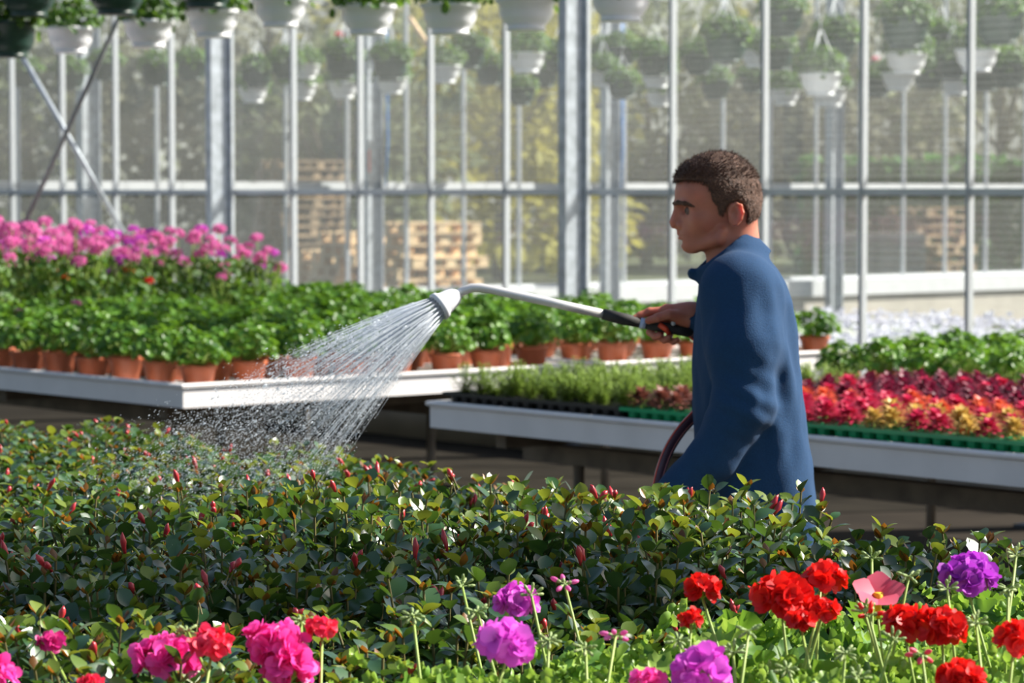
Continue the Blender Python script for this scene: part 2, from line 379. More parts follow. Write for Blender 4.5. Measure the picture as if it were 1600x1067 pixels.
# ------------------------------------------------------------------ outdoors
def blob_tree(px, Y, hgt, wid, mat, label, nl=2600, leafs=.34, z0=.4, name='tree'):
    b = P(px, 300, Y); t = thing(name, label, 'tree' if name == 'tree' else name, (b.x, b.y, 0))
    m = MB(); m.tube([(0, 0, -.05), (.05, .03, hgt * .35), (0, 0, hgt * .7)], [.16, .12, .05], 7)
    for i in range(5):
        a = U(0, 6.28); m.tube([(0, 0, hgt * U(.25, .45)), (math.cos(a) * wid * .3, math.sin(a) * wid * .3, hgt * U(.6, .8))], [.06, .02], 5)
    m.build('trunk', M['bark'], t)
    m = MB(); cl = [(U(-.36, .36) * wid, U(-.3, .3) * wid, U(.12, .85) * hgt, U(.15, .28)) for _ in range(16)]
    for i in range(nl):
        cx, cy, cz, r = random.choice(cl); d = Vector((random.gauss(0, 1), random.gauss(0, 1), random.gauss(0, 1))).normalized()
        p = Vector((cx, cy, cz)) + Vector((d.x * r * wid, d.y * r * wid, d.z * r * hgt * .8)) * U(.6, 1)
        if p.z < z0: p.z = z0 + U(0, .3)
        m.leaf(p, (d + Vector((U(-.6, .6), U(-.6, .6), U(-.6, .3)))), Vector((U(-1, 1), U(-1, 1), 1)), leafs * U(.6, 1.2), leafs * .6, .2, .2, prof=(.3, 1, .0))
    m.build('crown', mat, t)
    return t
TG = leafmat('grey_green_tree_leaf', (.1, .12, .05), (.24, .26, .12), .7, .3)
TY = leafmat('yellow_green_tree_leaf', (.3, .27, .04), (.55, .48, .08), .7, .4)
TB = leafmat('brownish_tree_leaf', (.16, .15, .1), (.32, .3, .2), .7, .3)
TH = leafmat('hedge_leaf', (.06, .22, .03), (.16, .34, .06), .6, .3)
for px, Y, hg, wd, mt, lab in (
    (40, 62, 7.5, 7, TG, 'grey green tree beyond the far wall, farthest left'), (230, 60, 6.5, 7, TB, 'brownish bush outside behind the crossed rods'),
    (420, 58, 7.5, 7, TB, 'brownish tree outside above the dark pallet stack'), (530, 52, 5, 5, TG, 'grey green bush outside left of the orange sleeve'),
    (660, 60, 7.5, 6, TY, 'yellow flowering tree outside above the pallets'), (780, 56, 6.5, 5.5, TY, 'yellow flowering bush outside left of the big column'),
    (880, 62, 7, 5, TY, 'yellow flowering bush outside hidden partly by the big column'), (1010, 64, 6.5, 7, TG, 'grey green tree outside right of the big column'),
    (1130, 66, 6.5, 6, TY, 'pale yellow tree outside above the head of the man'), (1250, 62, 6, 6, TB, 'brownish bush outside right of the man'),
    (1400, 66, 7.5, 8, TB, 'brownish tree outside near the right edge'), (1560, 64, 7.5, 7, TG, 'grey green tree outside, farthest right')):
    blob_tree(px, Y, hg, wd, mt, lab)
# clipped hedge, right
b = P(1460, 300, 46); t = thing('hedge', 'long clipped green hedge outside on the right', 'hedge', (b.x, b.y, 0))
m = MB()
for i in range(7000):
    p = Vector((U(-2.2, 2.6), U(-.35, .35), U(.1, 2.2)))
    if rnd() < .6: p.y = -.35
    m.leaf(p, (U(-1, 1), U(-1, .2), U(-.3, 1)), (0, 0, 1), .19, .14, .2, .2, prof=(.3, 1, .6, .0))
m.build('foliage', TH, t)
m = MB()
for i in range(9): m.tube([(-2.1 + i * .55, 0, -.05), (-2.1 + i * .55, .03, 1.6)], .03, 5)
m.build('stem', M['bark'], t)
# pallets
def pallet_mesh(mat, w=1.2, d=.8, h=.144):
    m = MB()
    for i in range(5): m.box((0, -d / 2 + .05 + i * (d - .1) / 4, h - .011), (w, .12, .022))
    for i in range(3): m.box((-w / 2 + .06 + i * (w - .12) / 2, 0, h - .033), (.12, d, .022))
    for i in range(3):
        for j in range(3): m.box((-w / 2 + .07 + i * (w - .14) / 2, -d / 2 + .05 + j * (d - .1) / 2, .061), (.14, .1, .078))
    for j in range(3): m.box((0, -d / 2 + .05 + j * (d - .1) / 2, .011), (w, .1, .022))
    return m.mesh('pallet', mat, False)
PM, PO = pallet_mesh(M['wood']), pallet_mesh(M['old_wood'])
def pallet_stack(px, Y, z0, lst, label, me, group):
    z = z0; c = P(px, 300, Y)
    for i, (dx, dy, rz) in enumerate(lst):
        o = obj('pallet', me, None, (c.x + dx, c.y + dy, z), rz); z += .146
        pos = 'bottom' if i == 0 else ('topmost' if i == len(lst) - 1 else nth(i + 1) + ' from the bottom')
        tag(o, label % pos, 'pallet', group)
pallet_stack(668, 36, 0, [(U(-.12, .12), U(-.1, .1), U(-.12, .12) + .75) for _ in range(9)] , 'pale wooden pallet left of the wand, %s of the stack', PM, 'pale pallet stack')
pallet_stack(640, 37.5, 0, [(U(-.1, .1) - .55, U(-.1, .1), .6 + U(-.2, .2)) for _ in range(8)], 'pale wooden pallet behind the main stack, %s of its pile', PM, 'rear pale pallet stack')
pallet_stack(470, 44, 0, [(U(-.06, .06), 0, .7 + U(-.1, .1)) for _ in range(15)], 'weathered pallet in the tall dark stack outside, %s', PO, 'dark pallet stack')
pallet_stack(535, 40, 0, [(U(-.1, .1), 0, .7 + U(-.1, .1)) for _ in range(6)], 'pale pallet in the low pile left of the wand, %s', PM, 'low pale pallet pile')
pallet_stack(1452, 44, 0, [(U(-.1, .1), 0, .7 + U(-.2, .2)) for _ in range(10)], 'weathered pallet stacked outside on the right, %s', PO, 'right pallet stack')
for px, zz, lab in ((1404, .0, 'grey crate standing beside the right pallet stack'), (1330, .0, 'grey crate outside left of the right pallet stack')):
    c = P(px, 300, 43); m = MB()
    w_, d_, h_ = .75, .6, 1.05
    for i in range(7): m.box((0, -d_ / 2, .08 + i * .15), (w_, .02, .13)); m.box((-w_ / 2, 0, .08 + i * .15), (.02, d_, .13)); m.box((w_ / 2, 0, .08 + i * .15), (.02, d_, .13))
    m.box((0, 0, .03), (w_, d_, .04)); m.box((0, 0, h_), (w_, d_, .03))
    o = m.build('crate', M['concrete'], smooth=False, loc=(c.x, c.y, zz)); tag(o, lab, 'crate')
# ------------------------------------------------------------------ benches
BZ = .85
def bench(label, v0, v1, u0, u1, z=BZ, ends=()):
    """rolling bench: shallow aluminium tray with lipped rails on tube legs"""
    t = thing('growing_bench', label, 'bench', tuple(G((v0 + v1) / 2, (u0 + u1) / 2)), GA, 'aluminium growing benches')
    a, b = (v1 - v0) / 2, (u1 - u0) / 2
    m = MB(); m.box((0, 0, z - .035), (2 * a - .02, 2 * b - .02, .02)); m.build('tray_floor', M['tray'], t, smooth=False)
    prof = [(0, -.095), (0, -.012), (-.012, -.006), (-.014, .004), (-.006, .01), (.03, .01), (.036, .002), (.03, -.008), (.012, -.012), (.012, -.095)]
    for p0, p1, nx in (((-a, -b), (a, -b), (0, 1)), ((a, -b), (a, b), (-1, 0)), ((a, b), (-a, b), (0, -1)), ((-a, b), (-a, -b), (1, 0))):
        m = MB(); k = len(prof); vs = []
        for p in (p0, p1):
            sx = nx if True else 0
            other = 1 if p is p0 else -1
            dx, dy = (p1[0] - p0[0]), (p1[1] - p0[1]); L = math.hypot(dx, dy); dx /= L; dy /= L
            for o_, zz in prof:
                vs.append((p[0] + nx[0] * o_ + dx * o_ * other, p[1] + nx[1] * o_ + dy * o_ * other, z + zz))
        fs = [(i, (i + 1) % k, k + (i + 1) % k, k + i) for i in range(k)]
        m.add(vs, fs); m.build('edge_rail', M['tray'], t, smooth=False)
    for yy in np.arange(-b + .35, b, 1.4):
        m = MB(); m.box((0, yy, z - .12), (2 * a - .25, .06, .09)); m.build('cross_beam', M['under'], t, smooth=False)
    for xx in (-a * .55, a * .55):
        m = MB(); m.box((xx, 0, z - .2), (.07, 2 * b - .3, .07)); m.build('runner', M['under'], t, smooth=False)
        for yy in (-b + .45, 0, b - .45):
            m = MB(); m.tube([(xx, yy, 0), (xx, yy, z - .23)], .022, 8); m.build('leg', M['under'], t)
    return t
bench('bench of leafy potted geraniums with a sunlit white end, left of the spray', 6.8, 9.04, 10.2, 20.5)
bench('bench of leafy potted geraniums ending behind the man', 9.27, 11.08, 10.2, 19.0)
bench('bench of green and red bedding trays behind the man', 7.0, 8.75, 2.5, 8.74)
bench('bench of dark geraniums behind the red bedding plants on the right', 9.35, 11.3, 2.5, 9.0, .79)
DZ = .74
bench('foreground bench under the red-budded mandevillas and flowering geraniums', 1.2, 3.98, .6, 4.88, DZ)
bench('foreground bench under the mandevillas on the left', 1.7, 4.5, 5.0, 9.2, DZ)
bench('bench of white flowers beyond the glass on the right', 13.0, 17.5, 9.5, 16.5, .6)

def pot_mesh(name, mat, rt, rb, h, rim=.02, soil=True, n=24):
    m = MB()
    m.lathe([(rb * .9, 0), (rb, .004), (rt * .93, h - rim), (rt, h - rim + .002), (rt * 1.02, h - .004), (rt, h), (rt * .94, h), (rt * .9, h - .012), (rt * .88, h - .02)], n)
    return m.mesh(name, mat)
def soil_mesh(r, h):
    m = MB(); n = 14; vs = [(0, 0, h + .004)] + [(r * math.cos(6.2832 * j / n), r * math.sin(6.2832 * j / n), h) for j in range(n)]
    vs += [(r * .93 * math.cos(6.2832 * j / n), r * .93 * math.sin(6.2832 * j / n), h - .03) for j in range(n)]
    m.add(vs, [(0, 1 + j, 1 + (j + 1) % n) for j in range(n)] + [(1 + j, 1 + n + j, 1 + n + (j + 1) % n, 1 + (j + 1) % n) for j in range(n)])
    return m.mesh('soil', M['soil'])

# ------------------------------------------------------------------ potted geraniums (no flowers yet)
def geranium_foliage(nl, rad, h, z0, leaf, mats, seg=10, upright=.5):
    m = MB()
    for i in range(nl):
        a = U(0, 2 * PI); e = math.asin(U(.0, 1)); rr = U(.72, 1.0)
        d = Vector((math.cos(a) * math.cos(e), math.sin(a) * math.cos(e), math.sin(e)))
        p = Vector((d.x * rad * rr, d.y * rad * rr, z0 + d.z * h * rr + U(-.01, .01)))
        nrm = (d + Vector((U(-.5, .5), U(-.5, .5), U(.1, .9)))).normalized()
        r = leaf * U(.7, 1.15)
        m.lobed(p, nrm, r, 6, seg, 0, .25, .14, .2, toward=d)
        if i % 2 == 0: m.tube([(p.x * .15, p.y * .15, z0 - .02), (p.x * .6, p.y * .6, z0 + (p.z - z0) * .75), p], .0022, 3, 1, False)
    return m.mesh('foliage', mats)
PT_POT = pot_mesh('pot', M['terracotta'], .082, .06, .115, .022)
PT_SOIL = soil_mesh(.074, .1)
PT_FOL = [geranium_foliage(125, .14, .14, .135, .0255, [M['ger_far'], M['ger_stem']]) for _ in range(6)]
def put_potted(v, u, z, label, group, fol, pot=PT_POT, soil=PT_SOIL, name='potted_geranium', cat='potted plant', s=1.0):
    p = G(v, u, z); t = thing(name, label, cat, tuple(p), U(0, 6.28), group); t.scale = (s, s, s * U(.9, 1.1))
    obj('pot', pot, t); obj('soil', soil, t); obj('foliage', fol, t)
    return t
def inframe(p, mx=60, top=-60, bot=1120):
    x, y = proj(p); return -mx < x < 1600 + mx and top < y < bot
def label_row(fmt, items):
    """items: list of (row, key, make) -> numbered from the left inside each row"""
    rows = {}
    for it in items: rows.setdefault(it[0], []).append(it)
    for r, its in sorted(rows.items()):
        its.sort(key=lambda i: i[1])
        for k, it in enumerate(its): it[2](fmt % (nth(k + 1), nth(r + 1)))
items = []
for j in range(34):
    for i in range(8):
        v, u = 6.96 + i * .279, 10.33 + j * .29
        if u > 13.45 and not (u < 13.6): continue
        v += U(-.012, .012); u += U(-.015, .015)
        if inframe(G(v, u, 1.0)): items.append((j, proj(G(v, u, 1))[0], lambda lb, v=v, u=u: put_potted(v, u, BZ - .025, lb, 'terracotta potted geraniums on the left bench', random.choice(PT_FOL))))
label_row('terracotta potted geranium on the left bench, %s from left in the %s row back', items)
items = []
for j in range(22):
    for i in range(6):
        v, u = 9.43 + i * .292, 10.33 + j * .29
        if v < 10.0 and u > 13.4: continue
        v += U(-.012, .012); u += U(-.015, .015)
        x, y = proj(G(v, u, 1.0))
        if inframe(G(v, u, 1.0)) and u < 15.2: items.append((j, x, lambda lb, v=v, u=u: put_potted(v, u, BZ - .025, lb, 'terracotta potted geraniums on the bench behind the man', random.choice(PT_FOL))))
label_row('terracotta potted geranium behind the man, %s from left in the %s row back', items)
items = []
for j in range(6):
    for i in range(16):
        v, u = 9.5 + j * .28, 8.86 - i * .26
        v += U(-.02, .02); u += U(-.03, .03)
        if inframe(G(v, u, 1.0), 40): items.append((j, proj(G(v, u, 1))[0], lambda lb, v=v, u=u: put_potted(v, u, .79 - .025, lb, 'dark potted geraniums behind the red bedding plants', random.choice(PT_FOL), s=.94)))
label_row('dark green geranium behind the red bedding plants, %s from left in the %s row back', items)

# ------------------------------------------------------------------ flowers
def floret(m, c, ax, r, npet=6, mat=0, ruffle=.25):
    ax = Vector(ax).normalized(); a = ax.orthogonal().normalized(); b = ax.cross(a); c = Vector(c); ph = U(0, 6.28)
    for k in range(npet):
        w = ph + 2 * PI * k / npet + U(-.25, .25); lift = U(.05, .7) if k % 2 else U(.5, 1.3)
        d = (a * math.cos(w) + b * math.sin(w)) + ax * lift
        m.leaf(c, d, ax + Vector((U(-.2, .2), U(-.2, .2), U(-.2, .2))), r * U(.85, 1.12), r * U(.85, 1.1), U(-.25, .4), U(-.3, .5), mat, prof=(.22, .7, 1.0, .95, .45))
def head_mesh(mat, R, nfl=14, fr=.02, npet=7, squash=.8):
    m = MB()
    for i in range(nfl):
        z = 1 - 1.3 * (i + .5) / nfl; a = i * 2.4 + U(-.4, .4); s = math.sqrt(max(0, 1 - z * z))
        d = Vector((s * math.cos(a), s * math.sin(a), z))
        p = Vector((d.x, d.y, d.z * squash)) * (R - fr * .55) * U(.88, 1.05)
        floret(m, p, d + Vector((U(-.3, .3), U(-.3, .3), U(-.2, .3))), fr * U(.9, 1.15), npet, 0)
        m.tube([(0, 0, -R * .4), p], .0012, 3, 1, False)
    return m.mesh('flower_head', [mat, M['ger_stem']])
def bud_mesh(mat, n=9, R=.02, droop=False, L=.014):
    m = MB()
    for i in range(n):
        a = i * 2.4; z = U(-.6, .5) if droop else U(-.1, 1); s = math.sqrt(max(.05, 1 - z * z))
        d = Vector((s * math.cos(a), s * math.sin(a), z)); p = d * R * U(.7, 1.1)
        m.tube([(0, 0, 0), p], .0009, 3, 1, False); m.blob(p + d * L * .45, (L * .27, L * .27, L * .55), 6, 5, 0, d)
        m.blob(p, (L * .24, L * .24, L * .34), 5, 4, 1, d)
    return m.mesh('bud_cluster', [mat, M['gbud']])

# tall pink pelargoniums at the back of the left bench
def upright_foliage(nl=150):
    m = MB()
    for i in range(nl):
        a = U(0, 2 * PI); z = U(.12, .5); rr = .16 * math.sqrt(U(.2, 1)) * (1.05 if z < .4 else .8)
        p = Vector((rr * math.cos(a), rr * math.sin(a), z)); d = Vector((math.cos(a), math.sin(a), U(-.1, .8)))
        m.lobed(p, (d + Vector((U(-.5, .5), U(-.5, .5), U(.1, .8)))), .03 * U(.6, 1.15), 6, 8, 0, .25, .14, .2, toward=d)
    for i in range(10):
        a = U(0, 6.28); m.tube([(0, 0, .1), (.06 * math.cos(a), .06 * math.sin(a), .28), (.12 * math.cos(a), .12 * math.sin(a), .48)], .004, 4, 1, False)
    return m.mesh('foliage', [M['hang'], M['ger_stem']])
UPF = [upright_foliage() for _ in range(3)]
FAR_HEAD = {k: head_mesh(M[k], .045, 11, .02, 5) for k in ('pet_pink', 'pet_red', 'pet_purple', 'pet_rose', 'pet_violet')}
def stalk_mesh(L, bx=0, by=0, r=.0022, name='flower_stalk'):
    m = MB(); m.tube([(-bx, -by, -L), (-bx * .35, -by * .35, -L * .5), (0, 0, 0)], [r * 1.25, r, r * .9], 6); return m.mesh(name, M['ger_stem'])
FST = stalk_mesh(.14, .02, .01)
items = []
for j in range(11):
    for i in range(10):
        v, u = 6.95 + i * .31, 13.75 + j * .33
        v += U(-.04, .04); u += U(-.04, .04)
        if 9.0 < v < 9.3: continue
        if not inframe(G(v, u, 1.2), 50): continue
        def mk(lb, v=v, u=u, j=j):
            lo = .12 * max(0, v - 8.6)
            t = put_potted(v, u, BZ - .025, lb, 'tall pink pelargoniums at the back of the left bench', random.choice(UPF), name='pink_pelargonium', cat='flowering plant')
            t.scale = (1, 1, 1.0 - lo * .7)
            for k in range(random.choice((6, 7, 8, 9)) if j < 8 else 5):
                a = U(0, 6.28); r = U(.02, .15); q = (r * math.cos(a), r * math.sin(a), U(.53, .7) if rnd() < .8 else U(.44, .54))
                if j == 0 and rnd() < .35: q = (q[0], q[1], q[2] - .08)
                s = U(.65, 1.05)
                h = obj('flower_head', FAR_HEAD['pet_pink' if rnd() < .85 else 'pet_violet'], t, q, U(0, 6)); h.scale = (s, s, s)
                obj('flower_stalk', FST, t, (q[0], q[1], q[2] - .01), U(0, 6.28))
        items.append((j, proj(G(v, u, 1.2))[0], mk))
label_row('tall pelargonium with pink flower heads, %s from left in the %s row from the front', items)
# a few red, purple and pink heads in front of the pinks
for px, py, kind, r, lab in ((96, 434, 'pet_red', 1.15, 'low geranium with the biggest red head, far left bench'), (181, 425, 'pet_purple', 1.0, 'low geranium with a purple head beside a red one'), (204, 425, 'pet_red', 1.0, 'low geranium with a red head touching the purple one'),
        (236, 440, 'pet_red', .6, 'low geranium with a small red head under the pinks'), (258, 423, 'pet_rose', .8, 'low geranium with a flat rose red head under the pinks'), (148, 425, 'pet_red', .4, 'low geranium with a tiny red bud under the pinks'),
        (123, 476, 'pet_pink', .7, 'leafy geranium with one pink head in the middle rows'), (33, 490, 'pet_pink', .65, 'leafy geranium with one pink head near the left edge'), (228, 419, 'pet_rose', .5, 'low geranium with a small rose head under the pinks')):
    z = 1.2 if py < 450 else 1.08
    Y = (CAMZ - z) / ((py - 300) / FPX); p = P(px, py, Y); v, u = UV(p); u += .02
    t = put_potted(v, u, BZ - .025, lab, None, random.choice(PT_FOL), name='low_geranium', cat='flowering plant'); t.rotation_euler.z = 0
    hz = p.z - (BZ - .025); t.scale = (1, 1, 1)
    h = obj('flower_head', FAR_HEAD[kind], t, (0, 0, hz)); h.scale = (r, r, r); obj('flower_stalk', FST, t, (0, 0, hz - .01))

# ------------------------------------------------------------------ trays of bedding plants
def tray_mesh(mat, L=.5, Wd=.32, h=.072, nx=8, ny=5):
    m = MB()
    for j in range(ny + 1): m.box((0, -Wd / 2 + j * Wd / ny, h - .004), (L, .012, .008))
    for i in range(nx + 1): m.box((-L / 2 + i * L / nx, 0, h - .0045), (.012, Wd, .007))
    for i in range(nx):
        for j in range(ny):
            cx, cy = -L / 2 + (i + .5) * L / nx, -Wd / 2 + (j + .5) * Wd / ny
            m.lathe([(.017, 0), (.026, h - .006)], 8, 0, (cx, cy, 0))
            m.add([(cx - .022, cy - .022, h - .012), (cx + .022, cy - .022, h - .012), (cx + .022, cy + .022, h - .012), (cx - .022, cy + .022, h - .012)], [(0, 1, 2, 3)], 1)
    for s in (-1, 1): m.box((0, s * (Wd / 2 + .004), h - .006), (L + .02, .01, .014)); m.box((s * (L / 2 + .006), 0, h - .006), (.01, Wd + .016, .014))
    return m
T_G = tray_mesh(M['greentray']).mesh('seedling_tray', [M['greentray'], M['soil']], False)
T_B = tray_mesh(M['blackpot']).mesh('seedling_tray', [M['blackpot'], M['soil']], False)
def herb_mesh():
    m = MB()
    for k in range(10):
        a = U(0, 6.28); rr = U(.01, .065); tip = Vector((rr * math.cos(a), rr * math.sin(a), U(.09, .17)))
        m.tube([(0, 0, 0), tip * .5 + Vector((0, 0, .01)), tip], .0016, 3, 1, False)
        for i in range(26):
            t = .15 + .85 * i / 26; p = tip * t; b = U(0, 6.28)
            m.leaf(p, (math.cos(b), math.sin(b), .3), (0, 0, 1), .024 * (1.25 - .6 * t), .011, .2, .3, 0, prof=(.2, 1, .0))
    return m.mesh('herb_seedling', [M['herb'], M['ger_stem']])
def rosette_mesh(mat, R=.058, H=.08, n=90):
    m = MB()
    for i in range(n):
        a = i * 2.4; f = (i + .5) / n; e = 1.45 * (1 - f) + .1
        d = Vector((math.cos(a) * math.cos(e), math.sin(a) * math.cos(e), math.sin(e)))
        p = Vector((d.x * R * .45, d.y * R * .45, H * (.35 + .5 * (1 - f)) + U(-.01, .01)))
        m.leaf(p, d + Vector((U(-.3, .3), U(-.3, .3), U(-.2, .2))), (0, 0, 1), R * U(.38, .62), R * U(.28, .42), .2, .5, 0, prof=(.3, 1, .85, .0))
    m.tube([(0, 0, 0), (0, 0, H * .6)], .003, 4, 1, False)
    return m.mesh('bedding_plant', [mat, M['ger_stem']])
HERB = [herb_mesh() for _ in range(4)]
ROS = {k: [rosette_mesh(M[k]) for _ in range(2)] for k in ('col_red', 'col_orange', 'col_yellow', 'col_maroon', 'col_brown')}
tray_rows = []
TRU = .52; TRV = .335
tnum = {}
plants = {}
for r in range(5):
    v = 7.2 + r * TRV
    for c in range(9):
        u = 8.44 - c * TRU - (0.0 if r % 2 == 0 else .0)
        if not inframe(G(v, u, .95), 160): continue
        if r == 4 and u > 7.75: continue
        herbrow = (u > 7.75) or (r >= 1 and u > 7.5)
        tm = T_B if (herbrow and u > 7.75) or (r == 0 and u > 7.75) else T_G
        tnum[r] = tnum.get(r, 0) + 1
        o = obj('seedling_tray', tm, None, tuple(G(v, u, BZ - .025)), GA + PI / 2)
        tag(o, '%s plastic seedling tray, %s from left in the %s row from the front' % ('black' if tm is T_B else 'green', nth(tnum[r]), nth(r + 1)), 'tray', 'seedling trays on the bench behind the man')
        for i in range(5):
            for j in range(3):
                pv = v + (j - 1) * .105 + U(-.012, .012); pu = u + (i - 2) * .1 + U(-.012, .012)
                if not inframe(G(pv, pu, .95), 20): continue
                if herbrow: kind = 'herb'
                elif r == 0: kind = 'col_brown' if u > 7.1 else ('col_yellow' if (u < 6.45 and rnd() < .6) else 'col_red')
                elif r == 1: kind = 'col_orange' if rnd() < .6 else 'col_red'
                elif r == 2: kind = 'col_red' if rnd() < .3 else 'col_maroon'
                else: kind = 'col_maroon' if rnd() < .85 else 'col_red'
                plants.setdefault((kind == 'herb', r * 3 + j), []).append((proj(G(pv, pu, 1))[0], pv, pu, kind))
# only past about 300 of a kind would need merging; thin the far maroon rows
CN = {'col_red': 'crimson', 'col_orange': 'orange red', 'col_yellow': 'yellow', 'col_maroon': 'maroon', 'col_brown': 'bronze brown'}
for (hb, row), its in sorted(plants.items()):
    its.sort()
    for k, (x, pv, pu, kind) in enumerate(its):
        z = BZ - .025 + .06
        if hb:
            o = obj('herb_seedling', random.choice(HERB), None, tuple(G(pv, pu, z)), U(0, 6.28)); s = U(.6, .85); o.scale = (s * 1.7, s * 1.7, s)
            tag(o, 'light green feathery seedling, %s from left in the %s row from the front' % (nth(k + 1), nth(row + 1)), 'seedling', 'green herb seedlings in trays')
        else:
            o = obj('bedding_plant', random.choice(ROS[kind]), None, tuple(G(pv, pu, z)), U(0, 6.28)); s = U(.95, 1.15); o.scale = (s, s, s * .85)
            tag(o, '%s leaved bedding plant, %s from left in the %s row from the front' % (CN[kind], nth(k + 1), nth(row + 1)), 'bedding plant', 'red and yellow bedding plants in trays')
# plant label sticking up among the yellow plants
for px, py, mt, lab in ((1507, 664, 'red_plastic', 'small red plant tag among the yellow bedding plants'),):
    p = PZ(px, py, .925); m = MB(); m.box((0, 0, -.02), (.032, .002, .045)); m.box((0, 0, -.06), (.008, .002, .05)); o = m.build('plant_tag', M[mt], smooth=False, loc=tuple(p)); tag(o, lab, 'tag')

# white flowers beyond the glass
def pansy_mesh():
    m = MB()
    for i in range(26):
        a = U(0, 6.28); r = .1 * math.sqrt(rnd()); p = (r * math.cos(a), r * math.sin(a), U(.04, .09))
        m.leaf(p, (math.cos(a), math.sin(a), .5), (0, 0, 1), .05, .025, .2, .3, 1, prof=(.3, 1, .0))
    for i in range(11):
        a = U(0, 6.28); r = .11 * math.sqrt(rnd()); floret(m, (r * math.cos(a), r * math.sin(a), U(.1, .14)), (U(-.8, .2), U(-1, 0), .8), .026, 5, 0)
    return m.mesh('white_pansy', [M['pet_white'], M['hang']])
PAN = [pansy_mesh() for _ in range(3)]
items = []
for j in range(9):
    for i in range(26):
        v, u = 13.15 + j * .5 + U(-.05, .05), 16.2 - i * .26 + U(-.03, .03)
        x, y = proj(G(v, u, .7))
        if 1225 < x < 1640:
            def mk(lb, v=v, u=u):
                o = obj('white_pansy', random.choice(PAN), None, tuple(G(v, u, .56)), U(0, 6.28)); s = U(.95, 1.3); o.scale = (s, s, s); tag(o, lb, 'flowering plant', 'white flowers beyond the glass')
            items.append((j, x, mk))
label_row('white flowering plant beyond the glass, %s from left in the %s row back', items)

# ------------------------------------------------------------------ hanging baskets
def bowl_mesh(mat, R=.145, h=.16):
    m = MB()
    m.lathe([(.03, 0), (R * .66, 0), (R * .7, .006), (R * .66, .018), (R * .64, .022), (R * .8, .045), (R * .93, .08), (R * .97, h - .028), (R * 1.06, h - .024), (R * 1.08, h - .008), (R * 1.05, h), (R * .96, h), (R * .93, h - .02), (R * .9, h - .02), (.02, h - .015)], 28)
    return m.mesh('bowl', mat)
def basket_foliage(n=230, R=.2, trail=.07):
    m = MB()
    for i in range(n):
        a = U(0, 6.28); e = math.asin(U(-.05, 1)); d = Vector((math.cos(a) * math.cos(e), math.sin(a) * math.cos(e), math.sin(e)))
        rr = R * U(.6, 1.05); p = Vector((d.x * rr, d.y * rr, .18 + d.z * rr * .85 + (U(-trail, 0) if rnd() < .15 else 0)))
        if math.hypot(p.x, p.y) < .17 and p.z < .18: p.z = .19
        m.lobed(p, d + Vector((U(-.5, .5), U(-.5, .5), U(0, .7))), .034 * U(.6, 1.1), 5, 8, 0, .25, .14, .2, toward=d)
    return m.mesh('foliage', [M['hang'], M['ger_stem']])
def hanger_mesh(R=.14, top=.52):
    m = MB()
    for k in range(3):
        a = k * 2.094 + .4; m.tube([(R * 1.0 * math.cos(a), R * 1.0 * math.sin(a), .14), (.012 * math.cos(a), .012 * math.sin(a), top - .06)], .004, 4)
    m.tube([(0, 0, top - .07), (0, 0, top), (.02, 0, top + .03), (.0, 0, top + .05), (-.015, 0, top + .03)], .004, 5)
    return m.mesh('hanger', M['white_plastic'])
BW, BD = bowl_mesh(M['white_plastic']), bowl_mesh(M['dark_green_plastic'], .15, .2)
BF = [basket_foliage() for _ in range(4)]
HG = hanger_mesh()
def basket(px, py, Y, white, label, group, wire_top, s=1.0, flower=None):
    """py = middle of the bowl"""
    p = P(px, py, Y); h = .16 if white else .2
    t = thing('hanging_basket', label, 'hanging basket', (p.x, p.y, p.z - h * .5 * s), U(0, 6.28), group); t.scale = (s, s, s)
    obj('bowl', BW if white else BD, t); obj('foliage', random.choice(BF), t, rz=U(0, 6)); obj('hanger', HG, t)
    L = (wire_top - (p.z - h * .5 * s)) / s
    m = MB(); m.tube([(0, 0, .55), (0, 0, L)], .0025, 4); m.build('wire', M['galv'], t)
    if flower:
        q = Vector((U(-.05, .05), U(-.05, .05), .36)); obj('flower_head', FAR_HEAD[flower], t, tuple(q))
    return t
def row_Y(px, v):
    d = (px - 800) / FPX; t = (GV.x * v - GV.y * v * d) / (-GU.x + GU.y * d); return G(v, t).y
RAILZ = 3.72
ROWV = 9.25
for px, py, lab in ((110, 63, 'white hanging basket, leftmost of the white front row'), (232, 53, 'white hanging basket in the front row, left of the big left column'), (333, 37, 'white hanging basket in front of the top of the left column'),
                    (438, 20, 'white hanging basket in the front row, just right of the left column'), (575, 31, 'white hanging basket, fifth from left in the front row'), (703, 30, 'white hanging basket, sixth from left in the front row'),
                    (822, 23, 'white hanging basket just left of the big steel column'), (970, 8, 'white hanging basket just right of the big steel column, cut by the top edge')):
    basket(px, py, row_Y(px, ROWV), True, lab, 'white hanging baskets in the front row', RAILZ)
for px, py, lab in ((14, 62, 'dark green hanging basket in the top left corner'), (45, -2, 'dark green hanging basket cut by the top edge, above the leftmost white one'), (182, -6, 'dark green hanging basket cut by the top edge, at the dark rod'), (322, -18, 'dark green hanging basket cut by the top edge, above the left column')):
    basket(px, py, row_Y(px, 8.1), False, lab, 'dark hanging baskets in the top left corner', RAILZ)
for v in (ROWV, 8.1):
    m = MB(); m.tube([(0, 0, 0), (0, 14, 0)], .018, 8); o = m.build('hanging_rail', M['galv'], loc=tuple(G(v, 8, RAILZ))); o.rotation_euler.z = GA
    tag(o, 'overhead pipe carrying the %s hanging baskets' % ('white' if v == ROWV else 'dark green'), 'pipe')
D, Wt = False, True
